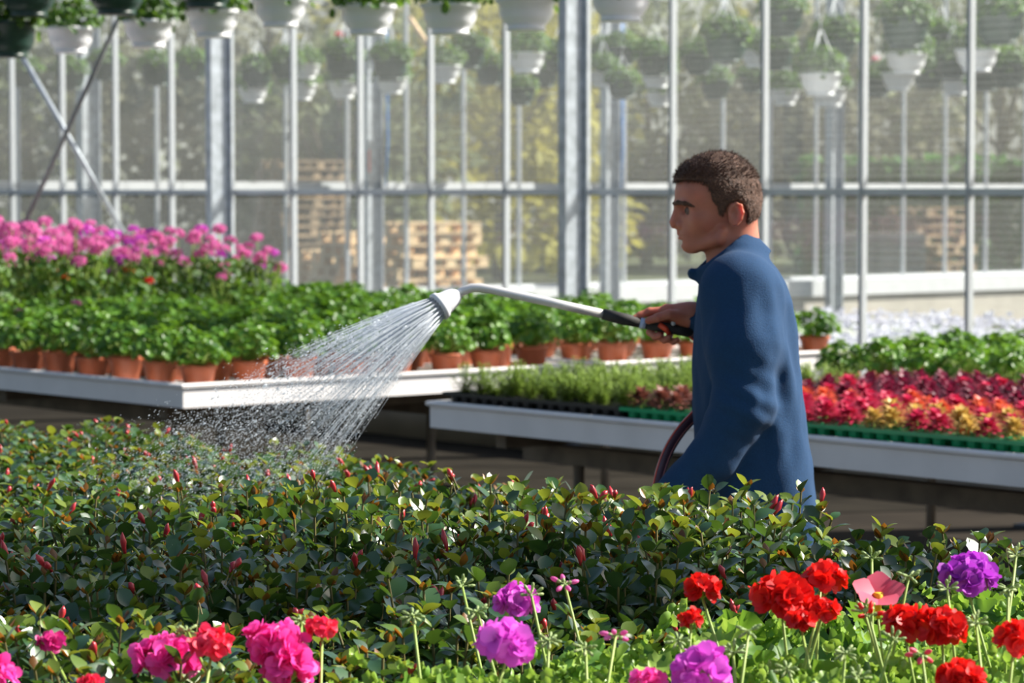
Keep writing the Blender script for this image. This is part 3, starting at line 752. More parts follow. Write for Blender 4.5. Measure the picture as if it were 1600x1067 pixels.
FB = [(40, 122, D, 40), (110, 125, D, 42), (165, 110, D, 42), (246, 118, D, 44), (300, 110, D, 42), (402, 122, D, 42), (395, 148, Wt, 42), (446, 108, D, 42), (478, 112, Wt, 40), (470, 144, Wt, 44), (536, 104, D, 50), (536, 141, Wt, 44), (610, 108, D, 50), (612, 134, Wt, 44),
      (694, 116, Wt, 48), (732, 90, D, 48), (766, 118, D, 42), (822, 98, Wt, 54), (814, 150, D, 36), (850, 122, D, 40), (874, 98, D, 42), (940, 92, D, 40), (942, 124, Wt, 42), (972, 88, D, 44), (972, 140, D, 40), (1022, 102, D, 48), (1026, 124, Wt, 46), (1030, 155, Wt, 38),
      (1092, 100, D, 46), (1134, 76, D, 60), (1122, 108, Wt, 38), (1118, 140, D, 42), (1184, 92, Wt, 48), (1176, 132, D, 36), (1222, 35, D, 58), (1226, 152, Wt, 42), (1212, 92, D, 50), (1290, 102, Wt, 60), (1306, 74, D, 58), (1282, 132, Wt, 60), (1296, 152, Wt, 50),
      (1370, 136, D, 44), (1414, 52, D, 66), (1416, 100, Wt, 58), (1404, 128, Wt, 48), (1450, 122, D, 46), (1472, 68, D, 58), (1490, 106, D, 48), (1494, 136, Wt, 44), (1526, 95, Wt, 60), (1540, 126, D, 46), (1562, 44, D, 68), (1578, 118, D, 52)]
cnt = {}; placed = []
for px, py, wh, wpx in sorted(FB):
    Y = .3 * FPX / wpx
    Y0, ymax, ymin = Y, 31.5 * 5176 / (5976 - px) - 1.3, 18.7 * 3740 / (px + 2940)
    ymin += .62 * (ymax - ymin)
    Y = max(min(Y, ymax), min(ymin, Y + 2)); k_ = 0
    while any((P(px, py, Y) - o_).length < .5 for o_ in placed) and k_ < 40: k_ += 1; Y = ymin + (ymax - ymin) * random.random()
    bs = 1.1 * max(.8, min(1.15, Y / Y0))
    placed.append(P(px, py, Y))
    cnt[wh] = cnt.get(wh, 0) + 1
    fl = 'pet_red' if (px, py) == (536, 104) else ('pet_rose' if (px, py) == (1370, 136) else None)
    lab = '%s hanging basket beyond the glass, %s of its colour from the left' % ('white' if wh else 'dark green', nth(cnt[wh]))
    if fl: lab = 'dark green hanging basket beyond the glass with a %s flower' % ('red' if fl == 'pet_red' else 'pink')
    basket(px, py, Y, wh, lab, 'hanging baskets beyond the glass', 4.45, bs, fl)
for k in range(6):
    m = MB(); m.tube([(0, 0, 0), (0, 22, 0)], .018, 8); o = m.build('hanging_rail', M['galv'], loc=tuple(G(13 + k * 2.2, 5, 4.46))); o.rotation_euler.z = GA
    tag(o, 'overhead pipe beyond the glass, %s from the near wall' % nth(k + 1), 'pipe')
# ------------------------------------------------------------------ mandevillas
def mandevilla_foliage():
    m = MB(); tips = []
    nst = 19
    for s in range(nst):
        a = s * 2.4 + U(-.3, .3); rad = .14 * math.sqrt((s + .3) / nst); top = .25 - 2.6 * rad * rad + U(-.045, .035)
        tip = Vector((rad * math.cos(a), rad * math.sin(a), .1 + top * .9))
        base = Vector((.02 * math.cos(a), .02 * math.sin(a), .1)); mid = base.lerp(tip, .5) + Vector((math.cos(a), math.sin(a), 0)) * .02
        m.tube([base, mid, tip], .0022, 4, 3, False)
        npair = 8
        for i in range(npair):
            t = .2 + .8 * i / (npair - 1); p = base.lerp(mid, t * 2) if t < .5 else mid.lerp(tip, t * 2 - 1)
            w = i * 1.57 + U(-.5, .5) + a; top_ = i >= npair - 2
            for q in (0, PI):
                el = U(.25, 1.1) + (.4 if top_ else 0)
                d = Vector((math.cos(w + q), math.sin(w + q), el)); L = U(.031, .046) * (.82 if i == npair - 1 else 1)
                m.leaf(p, d, Vector((U(-.45, .45), U(-.45, .45), 1)), L, L * U(.64, .8), U(.05, .4), U(-.05, .45), 1 if (i == npair - 1 and rnd() < .4) or rnd() < .06 else 0, prof=(.1, .62, .95, 1.0, .7, .0))
        for q in range(2):
            w = U(0, 6.28); m.leaf(tip, (math.cos(w) * .7, math.sin(w) * .7, 1), (math.cos(w), math.sin(w), .3), U(.014, .028), .014, .3, -.1, 2 if rnd() < .6 else 1, prof=(.15, .8, 1, .7, .0))
        tips.append(tip)
    return m.mesh('foliage', [M['mand'], M['mand_new'], M['mand_bronze'], M['mand_stem']]), tips
MF = [mandevilla_foliage() for _ in range(7)]
def mbud_mesh(L):
    m = MB(); m.tube([(0, 0, -.03), (.002, 0, -.01), (.003, 0, 0)], .0015, 4, 1, False)
    m.tube([(0, 0, -.004), (.001, 0, L * .25), (0, .001, L * .55), (.001, 0, L * .8), (0, 0, L)], [.0022, .0042, .0058, .0038, .0006], 7, 0)
    return m.mesh('flower_bud', [M['mand_bud'], M['mand_stem']])
MBUD = [mbud_mesh(L) for L in (.015, .02, .026, .034)]
MP_POT = pot_mesh('pot', M['blackpot'], .06, .045, .1, .012, n=14); MP_SOIL = soil_mesh(.053, .088)
def mandevilla(v, u, label):
    k = random.randrange(len(MF)); me, tips = MF[k]
    p = G(v, u, DZ - .025); t = thing('mandevilla_plant', label, 'potted plant', tuple(p), U(0, 6.28), 'red-budded mandevillas on the foreground bench')
    s = U(.94, 1.06); t.scale = (s, s, s * U(.86, 1.14) * (1.04 if u < 4.95 else (.8 if v > 3.6 else .9)))
    obj('pot', MP_POT, t); obj('soil', MP_SOIL, t); obj('foliage', me, t)
    for tip in random.sample(tips, random.choice((0, 1, 1, 2, 2))):
        b = obj('flower_bud', random.choice(MBUD), t, tuple(tip + Vector((0, 0, .016)))); b.rotation_euler = (U(-.6, .6), U(-.6, .6), U(0, 6)); 
        if rnd() < .4:
            b = obj('flower_bud', random.choice(MBUD), t, tuple(tip + Vector((.008, .004, .01)))); b.rotation_euler = (U(-.8, .8), U(-.8, .8), U(0, 6))
items = []
GB = 3.12            # geraniums stand at u < GB, mandevillas beyond
nr = 0
SPM = .2
for r in range(13):
    for c in range(34):
        u = GB + .1 + c * SPM + (SPM / 2 if r % 2 else 0)
        right = u < 4.86
        if 4.80 <= u <= 5.06: continue
        v = (3.88 if right else 4.37) - r * SPM * .9
        if v < 1.75: continue
        if u > 8.9: continue
        v += U(-.02, .02); u += U(-.02, .02)
        x, y = proj(G(v, u, 1.0))
        if -90 < x < 1690 and y < 1130:
            items.append((r, x, lambda lb, v=v, u=u: mandevilla(v, u, lb)))
label_row('red-budded mandevilla plant, %s from the left in the %s row from the aisle', items)

# ------------------------------------------------------------------ flowering geraniums in front
def front_foliage(nl=58, mats=None):
    m = MB()
    for i in range(nl):
        a = U(0, 6.28); rr = .14 * math.sqrt(U(0, 1)); d = Vector((math.cos(a), math.sin(a), 0)); z = .27 - rr * rr * 3.2 + U(-.09, .02)
        p = Vector((rr * d.x, rr * d.y, z))
        nrm = Vector((d.x * .5 + U(-.55, .55), d.y * .5 + U(-.55, .55), U(.35, 1)))
        m.lobed(p, nrm, U(.024, .048), 7, 28, 0 if rnd() < .6 else 2, U(-.1, .45), .13, .26, toward=d + Vector((U(-1, 1), U(-1, 1), 0)))
        m.tube([(p.x * .2, p.y * .2, .11), (p.x * .7, p.y * .7, .11 + (p.z - .11) * .7), p], .0016, 4, 1, False)
    for i in range(16):       # small crinkled young leaves at the tips
        a = U(0, 6.28); rr = .13 * math.sqrt(rnd()); c = Vector((rr * math.cos(a), rr * math.sin(a), U(.25, .3)))
        for k in range(4):
            m.lobed(c + Vector((U(-.01, .01), U(-.01, .01), U(-.008, .01))), (U(-1, 1), U(-1, 1), U(.1, .8)), U(.008, .014), 5, 10, 2, .5, .2, .35)
    return m.mesh('foliage', [M['ger'], M['ger_stem'], M['ger_light']])
GF = [front_foliage() for _ in range(6)]
G_POT = pot_mesh('pot', M['terracotta'], .062, .047, .1, .015, n=16); G_SOIL = soil_mesh(.055, .088)
FLO = {}
def floret_mesh(kind, r):
    if (kind, r) not in FLO:
        FLO[(kind, r)] = []
        for _ in range(3):
            m = MB(); floret(m, (0, 0, 0), (0, 0, 1), r, 9); FLO[(kind, r)].append(m.mesh('floret', M[kind]))
    return FLO[(kind, r)]
def head(kind, R, t, loc):
    """a round geranium head: thin green pedicels, each ending in a ruffled floret"""
    nfl = 7 if R < .018 else (11 if R < .028 else 17); fr = min(.02, max(.012, R * .6))
    m = MB(); spots = []
    for i in range(nfl):
        z = 1 - 1.25 * (i + .5) / nfl; a = i * 2.4 + U(-.4, .4); s_ = math.sqrt(max(0, 1 - z * z)); d = Vector((s_ * math.cos(a), s_ * math.sin(a), z))
        p = Vector((d.x, d.y, d.z * .75)) * (R - fr * .45) * U(.72, 1.12); spots.append((p, d)); m.tube([(0, 0, -R * .5), p * .6 + Vector((0, 0, -R * .1)), p], .0011, 4, 0, False)
    h = m.build('flower_head', M['ger_stem'], t, loc=tuple(loc))
    for p, d in spots:
        f = obj('floret', random.choice(floret_mesh(kind, .02)), h, tuple(p)); k = fr / .02 * U(.85, 1.15); f.scale = (k, k, k)
        f.rotation_euler = (d + Vector((U(-.35, .35), U(-.35, .35), U(-.2, .3)))).to_track_quat('Z', 'Y').to_euler()
    return h
CNAME = {'pet_hotpink': 'hot pink', 'pet_coral': 'coral red', 'pet_red': 'scarlet', 'pet_violet': 'violet pink', 'pet_purple': 'purple', 'pet_magenta': 'magenta', 'pet_rose': 'rose red'}
# photo position, radius in pixels, kind, height above the floor
FLOWERS = [(262, 1032, 46, 'pet_hotpink', 1.06), (330, 1008, 30, 'pet_coral', 1.09), (428, 1008, 44, 'pet_hotpink', 1.08), (452, 1048, 40, 'pet_hotpink', 1.05), (503, 984, 22, 'pet_coral', 1.1), (78, 1005, 20, 'pet_magenta', 1.08), (-6, 1058, 32, 'pet_hotpink', 1.05),
           (806, 942, 32, 'pet_violet', 1.1), (792, 1008, 42, 'pet_violet', 1.09), (1096, 1054, 46, 'pet_violet', 1.06), (1014, 1066, 26, 'pet_hotpink', 1.05), (1098, 923, 27, 'pet_red', 1.12), (1080, 968, 16, 'pet_red', 1.1),
           (1222, 938, 46, 'pet_red', 1.11), (1288, 906, 30, 'pet_red', 1.13), (1284, 955, 24, 'pet_red', 1.1), (1252, 972, 22, 'pet_red', 1.09), (1414, 978, 32, 'pet_red', 1.09), (1472, 982, 36, 'pet_red', 1.09), (1514, 906, 44, 'pet_purple', 1.12),
           (1584, 1000, 30, 'pet_red', 1.09), (1500, 1066, 34, 'pet_red', 1.05), (142, 1072, 18, 'pet_coral', 1.05)]
BUDS = [(1362, 872, 'gbud', 1.14), (1357, 962, 'pet_red', 1.1), (882, 912, 'pet_pink', 1.12), (962, 993, 'pet_pink', 1.09), (722, 916, 'gbud', 1.11), (1282, 912, 'gbud', 1.12), (1480, 920, 'gbud', 1.12), (1588, 868, 'gbud', 1.15), (645, 962, 'gbud', 1.1), (292, 985, 'gbud', 1.1),
        (830, 930, 'gbud', 1.115), (858, 1000, 'gbud', 1.08), (1170, 985, 'gbud', 1.1), (1440, 1022, 'pet_rose', 1.07), (1350, 955, 'gbud', 1.1), (1576, 920, 'gbud', 1.12), (1230, 1045, 'gbud', 1.05), (1320, 1020, 'gbud', 1.07), (745, 955, 'gbud', 1.1), (470, 970, 'gbud', 1.1), (1525, 975, 'gbud', 1.1), (1395, 1000, 'gbud', 1.08), (1060, 1000, 'gbud', 1.08), (915, 1012, 'gbud', 1.07), (1420, 900, 'gbud', 1.13), (1340, 1060, 'gbud', 1.05), (1145, 1020, 'gbud', 1.07)]
gpl = []
for r in range(16):
    for c in range(12):
        u = GB - .1 - r * .2; v = 3.86 - c * .2 + (.1 if r % 2 else 0) - .06
        v += U(-.02, .02); u += U(-.02, .02); p = G(v, u, DZ - .025); x, y = proj(p + Vector((0, 0, .27)))
        if -120 < x < 1720 and y < 1165 and p.y > 2.6 and v > 1.3: gpl.append([p, r, x, [], None])
for f in FLOWERS:
    p = PZ(f[0], f[1], f[4]); best = min(gpl, key=lambda g: (g[0].x - p.x) ** 2 + (g[0].y - p.y) ** 2); best[3].append(('f', p, f))
for f in BUDS:
    p = PZ(f[0], f[1], f[3]); best = min(gpl, key=lambda g: (g[0].x - p.x) ** 2 + (g[0].y - p.y) ** 2); best[3].append(('b', p, f))
BUDM = {}
def budm(kind, droop):
    if (kind, droop) not in BUDM: BUDM[(kind, droop)] = bud_mesh(M[kind], 10 if kind == 'gbud' else 6, .0105, droop, .0095 if kind == 'gbud' else .014)
    return BUDM[(kind, droop)]
rows = {}
for g in gpl: rows.setdefault(g[1], []).append(g)
for r, gs in sorted(rows.items()):
    gs.sort(key=lambda g: g[2])
    for k, (p, _, x, fl, _n) in enumerate(gs):
        kinds = []
        for q in fl:
            if q[0] == 'f' and CNAME[q[2][3]] not in kinds: kinds.append(CNAME[q[2][3]])
        what = ('with %s flowers' % ' and '.join(kinds[:2])) if kinds else ('with buds only' if fl else 'without flowers')
        t = thing('geranium_plant', 'geranium %s, %s from left in the %s row' % (what, nth(k + 1), nth(r + 1)), 'flowering plant', tuple(p), 0, 'flowering geraniums in the foreground')
        obj('pot', G_POT, t); obj('soil', G_SOIL, t); fo = obj('foliage', random.choice(GF), t, rz=U(0, 6.28)); fo.scale = (1, 1, U(.95, 1.12))
        for q in fl:
            loc = q[1] - p
            if q[0] == 'f':
                px, py, rp, kind, z = q[2]; R = rp / FPX * q[1].y
                h = head(kind, R, t, loc)
                tag(h, CNAME[kind] + ' flower head')
                L = R * .5
            else:
                kind = q[2][2]; h = obj('bud_cluster', budm(kind, rnd() < .6), t, tuple(loc), U(0, 6)); L = 0
                tag(h, 'green bud cluster' if kind == 'gbud' else 'coloured opening buds')
            top = loc - Vector((0, 0, L)); bx = U(-.025, .025); by = U(-.02, .03)
            m = MB(); b0 = Vector((top.x * .35 + bx, top.y * .35 + by, .12)); m.tube([b0, b0.lerp(top, .5) + Vector((bx * .3, by * .3, .01)), top], [.0028, .0024, .002], 7); m.build('flower_stalk', M['ger_stem'], t)
# the single open mandevilla flower with a yellow throat
p = PZ(1372, 934, 1.1); t = thing('mandevilla_flower', 'pink open trumpet flower with a yellow centre among the geraniums', 'flower', tuple(p))
m = MB()
for k in range(5):
    a = k * 1.2566 + .2; m.leaf((0, 0, 0), (math.cos(a), .8 * math.sin(a) - .35, .5 + .5 * math.sin(a)), (0, -.6, .8), .042, .04, .1, .15, 0, prof=(.25, .7, 1, .85, .2))
m.build('petals', [M['pet_rose']], t)
m = MB(); m.lathe([(.0035, -.03), (.006, -.005), (.008, .006), (.006, .008)], 10); m.build('throat', M['yellow'], t)
m = MB(); m.tube([(0, 0, -.03), (.01, .01, -.1), (.02, .03, -.2)], .0018, 5); m.build('flower_stalk', M['ger_stem'], t)
# ------------------------------------------------------------------ sculpting: a distance field on a grid, meshed by surface nets
class Field:
    def __init__(s, xs, ys, zs):
        s.ax = [np.asarray(a, np.float32) for a in (xs, ys, zs)]
        s.f = np.full(tuple(len(a) for a in s.ax), .5, np.float32)
    def win(s, lo, hi):
        sl = [];
        for a, l, h in zip(s.ax, lo, hi):
            i0 = int(np.searchsorted(a, l)); i1 = int(np.searchsorted(a, h)); sl.append(slice(max(0, i0 - 1), min(len(a), i1 + 1)))
        X = s.ax[0][sl[0]][:, None, None]; Y = s.ax[1][sl[1]][None, :, None]; Z = s.ax[2][sl[2]][None, None, :]
        return tuple(sl), X, Y, Z
    def join(s, sl, d, k):
        f = s.f[sl]
        if f.size == 0: return
        if k > 0:
            h = np.maximum(k - np.abs(f - d), 0) / k; s.f[sl] = np.minimum(f, d) - h * h * k * .25
        else: s.f[sl] = np.minimum(f, d)
    def cut(s, sl, d, k):
        f = s.f[sl]; h = np.maximum(k - np.abs(f + d), 0) / k; s.f[sl] = np.maximum(f, -d) + h * h * k * .25
    def cap(s, a, b, ra, rb=None, k=.01, sub=False):
        rb = ra if rb is None else rb; a = np.array(a, float); b = np.array(b, float); pad = k + .03
        lo = np.minimum(a - ra, b - rb) - pad; hi = np.maximum(a + ra, b + rb) + pad
        sl, X, Y, Z = s.win(lo, hi); ba = b - a; L = float(ba @ ba) + 1e-12
        h = np.clip(((X - a[0]) * ba[0] + (Y - a[1]) * ba[1] + (Z - a[2]) * ba[2]) / L, 0, 1)
        d = np.sqrt((X - a[0] - ba[0] * h) ** 2 + (Y - a[1] - ba[1] * h) ** 2 + (Z - a[2] - ba[2] * h) ** 2) - (ra + (rb - ra) * h)
        (s.cut if sub else s.join)(sl, d.astype(np.float32), k)
    def ell(s, c, r, k=.01, rot=0.0, sub=False):
        """ellipsoid, rot = tilt in the x-z plane"""
        c = np.array(c, float); R = max(r); pad = k + .03
        sl, X, Y, Z = s.win(c - R - pad, c + R + pad)
        x, y, z = X - c[0], Y - c[1], Z - c[2]; cr, sr = math.cos(rot), math.sin(rot)
        x, z = x * cr + z * sr, -x * sr + z * cr
        k0 = np.sqrt((x / r[0]) ** 2 + (y / r[1]) ** 2 + (z / r[2]) ** 2); k1 = np.sqrt((x / r[0] ** 2) ** 2 + (y / r[1] ** 2) ** 2 + (z / r[2] ** 2) ** 2) + 1e-9
        d = k0 * (k0 - 1) / k1
        (s.cut if sub else s.join)(sl, d.astype(np.float32), k)
    def mesh(s, name, mats, disp=None, smooth=1):
        f = s.f; ins = f < 0
        nx, ny, nz = f.shape
        cnt = np.zeros((nx - 1, ny - 1, nz - 1), np.uint8)
        offs = [(i, j, k) for i in (0, 1) for j in (0, 1) for k in (0, 1)]
        for i, j, k in offs: cnt += ins[i:nx - 1 + i, j:ny - 1 + j, k:nz - 1 + k]
        ci = np.argwhere((cnt > 0) & (cnt < 8)); idx = np.full(cnt.shape, -1, np.int32); idx[tuple(ci.T)] = np.arange(len(ci))
        acc = np.zeros((len(ci), 3)); n = np.zeros(len(ci))
        for a in range(3):
            for o in offs:
                if o[a]: continue
                p0 = ci + np.array(o); p1 = p0.copy(); p1[:, a] += 1
                f0 = f[tuple(p0.T)]; f1 = f[tuple(p1.T)]; mk = (f0 < 0) != (f1 < 0)
                t = np.where(mk, f0 / np.where(mk, f0 - f1, 1), 0)
                pos = np.stack([s.ax[d][p0[:, d]] for d in range(3)], 1).astype(float)
                pos[:, a] += t * (s.ax[a][p1[:, a]] - s.ax[a][p0[:, a]])
                acc += pos * mk[:, None]; n += mk
        V = acc / n[:, None]; Q = []
        for a in range(3):
            b, c = (a + 1) % 3, (a + 2) % 3
            s0 = [slice(None)] * 3; s1 = [slice(None)] * 3; s0[a] = slice(0, -1); s1[a] = slice(1, None)
            e = np.argwhere(ins[tuple(s0)] != ins[tuple(s1)])
            e = e[(e[:, b] > 0) & (e[:, c] > 0) & (e[:, b] < f.shape[b] - 1) & (e[:, c] < f.shape[c] - 1)]
            flip = ins[tuple(e.T)]
            def at(db, dc):
                q = e.copy(); q[:, b] -= db; q[:, c] -= dc; return idx[tuple(q.T)]
            q = np.stack([at(1, 1), at(0, 1), at(0, 0), at(1, 0)], 1); q[~flip] = q[~flip][:, ::-1]
            Q.append(q)
        Q = np.concatenate(Q); Q = Q[(Q >= 0).all(1)]
        for _ in range(smooth):
            S_ = np.zeros_like(V); N_ = np.zeros(len(V))
            for i in range(4):
                a_, b_ = Q[:, i], Q[:, (i + 1) % 4]
                np.add.at(S_, a_, V[b_]); np.add.at(N_, a_, 1); np.add.at(S_, b_, V[a_]); np.add.at(N_, b_, 1)
            V = V * .5 + .5 * S_ / np.maximum(N_, 1)[:, None]
        if disp is not None:
            e1 = V[Q[:, 2]] - V[Q[:, 0]]; e2 = V[Q[:, 3]] - V[Q[:, 1]]; fn = np.cross(e1, e2); N = np.zeros_like(V)
            for i in range(4): np.add.at(N, Q[:, i], fn)
            N /= np.linalg.norm(N, axis=1)[:, None] + 1e-12
            V = V + N * disp(V, N)[:, None]
        me = bpy.data.meshes.new(name)
        me.vertices.add(len(V)); me.vertices.foreach_set('co', V.astype(np.float32).ravel())
        me.loops.add(len(Q) * 4); me.loops.foreach_set('vertex_index', Q.astype(np.int32).ravel())
        me.polygons.add(len(Q)); me.polygons.foreach_set('loop_start', np.arange(0, len(Q) * 4, 4, dtype=np.int32))
        me.polygons.foreach_set('use_smooth', np.ones(len(Q), bool))
        for m_ in mats: me.materials.append(m_)
        me.update(calc_edges=True); me.validate(); return me
def grid(*segs):
    out = []
    for a, b, st in segs: out.extend(np.arange(a, b - 1e-6, st))
    out.append(segs[-1][1]); return np.array(out)

# ------------------------------------------------------------------ the man
YM = 6.4
def H(px, py, dy=0.0): return P(px, py, YM + dy)
MS = YM / FPX          # metres per photo pixel at the man
M['skin'] = pmat('skin', (.47, .165, .105), .5, var=.1, scale=30, sss=.45, sssr=(.03, .008, .004))
M['lip'] = pmat('lips', (.42, .13, .1), .45, var=.05)
M['hair'] = pmat('brown_hair', (.06, .027, .016), .6, var=.5, scale=220, col2=(.17, .078, .042), bump=.7, bscale=420)
M['fleece'] = pmat('blue_fleece', (.0032, .038, .108), .95, var=.12, scale=240, sheen=0, bump=.25, bscale=420)
M['trousers'] = pmat('dark_work_trousers', (.02, .03, .05), .85, var=.2)
M['boot'] = pmat('dark_boots', (.03, .025, .02), .6)
M['eyew'] = pmat('eye_white', (.16, .1, .085), .6)
M['iris'] = pmat('iris', (.03, .025, .02), .2)
F0 = H(1175, 300); MX = F0.x; 
B = Field(grid((MX - .33, MX - .02, .0026), (MX - .02, MX + .06, .0035), (MX + .06, MX + .3, .009)),
          grid((YM - .34, YM - .1, .007), (YM - .1, YM + .1, .0028), (YM + .1, YM + .24, .0028), (YM + .24, YM + .34, .008)),
          grid((-.02, 1.3, .01), (1.3, 1.5, .0028), (1.5, 1.81, .0026)))
def c_(px, py, dy, px2, py2, dy2, ra, rb=None, k=.01, sub=False, F=None): (F or B).cap(H(px, py, dy), H(px2, py2, dy2), ra, rb, k, sub)
def e_(px, py, dy, rx, ry, rz, k=.012, rot=0., sub=False, F=None): (F or B).ell(H(px, py, dy), (rx * MS, ry, rz * MS), k, rot, sub)
# trunk, legs, arms (under the clothes)
c_(1164, 480, -.07, 1172, 640, -.06, .085, .085, .05); c_(1164, 480, .07, 1172, 640, .06, .085, .085, .05); c_(1152, 455, -.12, 1152, 455, .12, .045, .045, .04); c_(1152, 430, 0, 1164, 500, 0, .06, .085, .04); c_(1180, 800, -.05, 1180, 800, .05, .1, .1, .05); c_(1172, 640, 0, 1180, 790, 0, .09, .1, .05)
hipz = H(1178, 830).z
for s, fx in ((-1, -.07), (1, .12)):
    hp = Vector((MX, YM + s * .09, hipz)); kn = Vector((MX + fx * .5 - .03, YM + s * .09, .5)); an = Vector((MX + fx, YM + s * .09, .09))
    B.cap(hp, kn, .085, .055, .03); B.cap(kn, an, .055, .038, .02); B.cap(an - Vector((0, 0, .04)), an + Vector((-.14, 0, -.055)), .035, .025, .02)
c_(1150, 455, -.17, 1172, 625, -.21, .048, .04, .03); c_(1172, 625, -.21, 1062, 760, -.15, .04, .028, .02)
c_(1150, 455, .17, 1170, 585, .2, .048, .04, .03); c_(1170, 585, .2, 1088, 492, .16, .038, .027, .02)
# left hand, closed round the hose below the leaves
c_(1052, 776, -.15, 1036, 797, -.14, .03, .034, .015)
for i, (a, b) in enumerate(((0, 0), (-3, 8), (-4, 16), (-4, 24))):
    c_(1034 + a, 792 + b, -.155, 1018 + a, 798 + b, -.15, .0095, .0088, .004); c_(1018 + a, 798 + b, -.15, 1016 + a, 806 + b, -.125, .0088, .008, .004); c_(1016 + a, 806 + b, -.125, 1028 + a, 810 + b, -.112, .008, .007, .004)
c_(1042, 790, -.13, 1028, 786, -.115, .0115, .0095, .006); c_(1028, 786, -.115, 1016, 792, -.112, .0095, .008, .004)
# neck and head
c_(1136, 376, 0, 1146, 440, 0, .05, .058, .014); c_(1150, 345, 0, 1156, 430, 0, .047, .056, .02)
e_(1121, 299, 0, 58, .073, 58, .01); e_(1140, 312, 0, 42, .07, 46, .03)
e_(1098, 338, 0, 34, .056, 50, .025, .12)
e_(1088, 300, 0, 30, .058, 34, .03)
c_(1127, 362, -.054, 1121, 374, -.052, .01, .01, .014); c_(1127, 362, .054, 1121, 374, .052, .01, .01, .014); c_(1121, 374, -.052, 1084, 386, -.018, .0105, .012, .016); c_(1121, 374, .052, 1084, 386, .018, .0105, .012, .016)
e_(1082, 380, 0, 14, .026, 14, .018); c_(1075, 384, -.006, 1075, 384, .006, .0125, .0125, .012)     # chin
e_(1077, 362, 0, 14, .028, 20, .02)
for s in (-1, 1):
    c_(1060, 317.5, s * .006, 1071, 318, s * .043, .009, .0078, .01); c_(1071, 318, s * .043, 1086, 322, s * .049, .0075, .006, .012)                                     # brow
    e_(1096, 344, s * .047, 15, .014, 12, .02)                                                           # cheekbone
e_(1066, 328, -.037, 14.5, .022, 8.5, .01, 0, True); e_(1066, 328, .037, 14.5, .022, 8.5, .01, 0, True)      # sockets
for s in (-1, 1):
    e_(1079, 328.5, s * .034, 8.2, .0135, 8, .002)                                                              # eyeball under its lids
    c_(1072, 325.2, s * .023, 1080, 326.8, s * .0485, .0042, .0034, .004); c_(1073.5, 333, s * .024, 1080, 332, s * .047, .003, .0028, .004)
c_(1060, 320, 0, 1053, 345, 0, .0068, .009, .009); c_(1066, 330, 0, 1062, 350, 0, .009, .0115, .01); c_(1052, 348, 0, 1053, 352, 0, .008, .0078, .005)     # nose
for s in (-1, 1): e_(1066, 352, s * .0135, 8.5, .0075, 5.6, .004); e_(1056.5, 356.5, s * .0065, 3, .0035, 2, .002, 0, True)
c_(1061.5, 357, 0, 1062, 364, 0, .005, .006, .007)
c_(1062.3, 365.3, 0, 1069, 367, -.02, .0052, .003, .005); c_(1062.3, 365.3, 0, 1069, 367, .02, .0052, .003, .005)      # lips
c_(1063.5, 371.8, 0, 1070, 370.8, -.018, .0056, .003, .005); c_(1063.5, 371.8, 0, 1070, 370.8, .018, .0056, .003, .005)
c_(1059.5, 368.6, 0, 1068.5, 369, -.024, .0013, .001, .002, True); c_(1059.5, 368.6, 0, 1068.5, 369, .024, .0013, .001, .002, True)
c_(1063, 378, -.012, 1063, 378, .012, .005, .005, .006, True)
for s in (-1, 1):                                                                                      # ears
    e_(1149, 334, s * .077, 11.5, .0085, 17.5, .006, .18); e_(1146, 346, s * .075, 7, .008, 8, .006)
    e_(1145.5, 333, s * .0865, 6.5, .008, 10.5, .004, .2, True)
    c_(1141, 336, s * .079, 1143, 342, s * .079, .004, .004, .004)
    hx = [(1141, 331), (1143, 322), (1150, 317.5), (1158, 321), (1161, 332), (1158, 342), (1151, 350), (1146, 351)]
    for a, b in zip(hx, hx[1:]): c_(*a, s * (.0795 + .006 * (a[0] - 1141) / 20), *b, s * (.0795 + .006 * (b[0] - 1141) / 20), .0033, .0033, .003)
# right hand on the lance
HD = .16
c_(1088, 492, HD, 1072, 491, HD, .026, .026, .015)
c_(1076, 490, HD + .002, 1042, 487, HD + .006, .024, .0185, .014); c_(1074, 497, HD + .016, 1050, 500, HD + .022, .019, .016, .014); c_(1074, 498, HD - .004, 1056, 497, HD - .01, .017, .013, .012)
def finger(pts, rs):
    for i in range(len(pts) - 1): c_(*pts[i], *pts[i + 1], rs[i], rs[i + 1], .004)
finger([(1042, 486, HD + .004), (1015, 487, HD + .006), (1000, 493, HD + .004), (989, 498, HD - .001)], [.0115, .0098, .0088, .0075])
finger([(1066, 493, HD - .016), (1046, 491, HD - .026), (1028, 496, HD - .024), (1013, 501, HD - .018)], [.0135, .0115, .0102, .0085])
finger([(1040, 491, HD + .016), (1022, 504, HD + .024), (1016, 519, HD + .014), (1024, 526, HD - .008), (1031, 524, HD - .016)], [.0108, .0096, .0092, .0086, .0075])
finger([(1048, 496, HD + .02), (1034, 511, HD + .027), (1030, 526, HD + .016), (1038, 531, HD - .008), (1045, 528, HD - .016)], [.0104, .0094, .009, .0084, .0073])
finger([(1058, 501, HD + .02), (1048, 516, HD + .025), (1045, 530, HD + .014), (1052, 534, HD - .006), (1058, 531, HD - .013)], [.0096, .0085, .0082, .0076, .0068])
base = Vector((MX, YM, 0))
def local(me):
    me.transform(Matrix.Translation(-base)); return me
man = obj('person', local(B.mesh('person', [M['skin']])), None, base)
tag(man, 'man in a blue fleece jacket watering plants with a long lance', 'person')
del B
for s in (-1, 1):
    m = MB(); m.blob(H(1077.2, 329.2, s * .0362) - base, (.0108, .0112, .0108), 14, 10); m.blob(H(1071.2, 329.3, s * .0385) - base, (.0022, .0052, .0052), 12, 8, 1)
    m.build('eye', [M['eyew'], M['iris']], man)
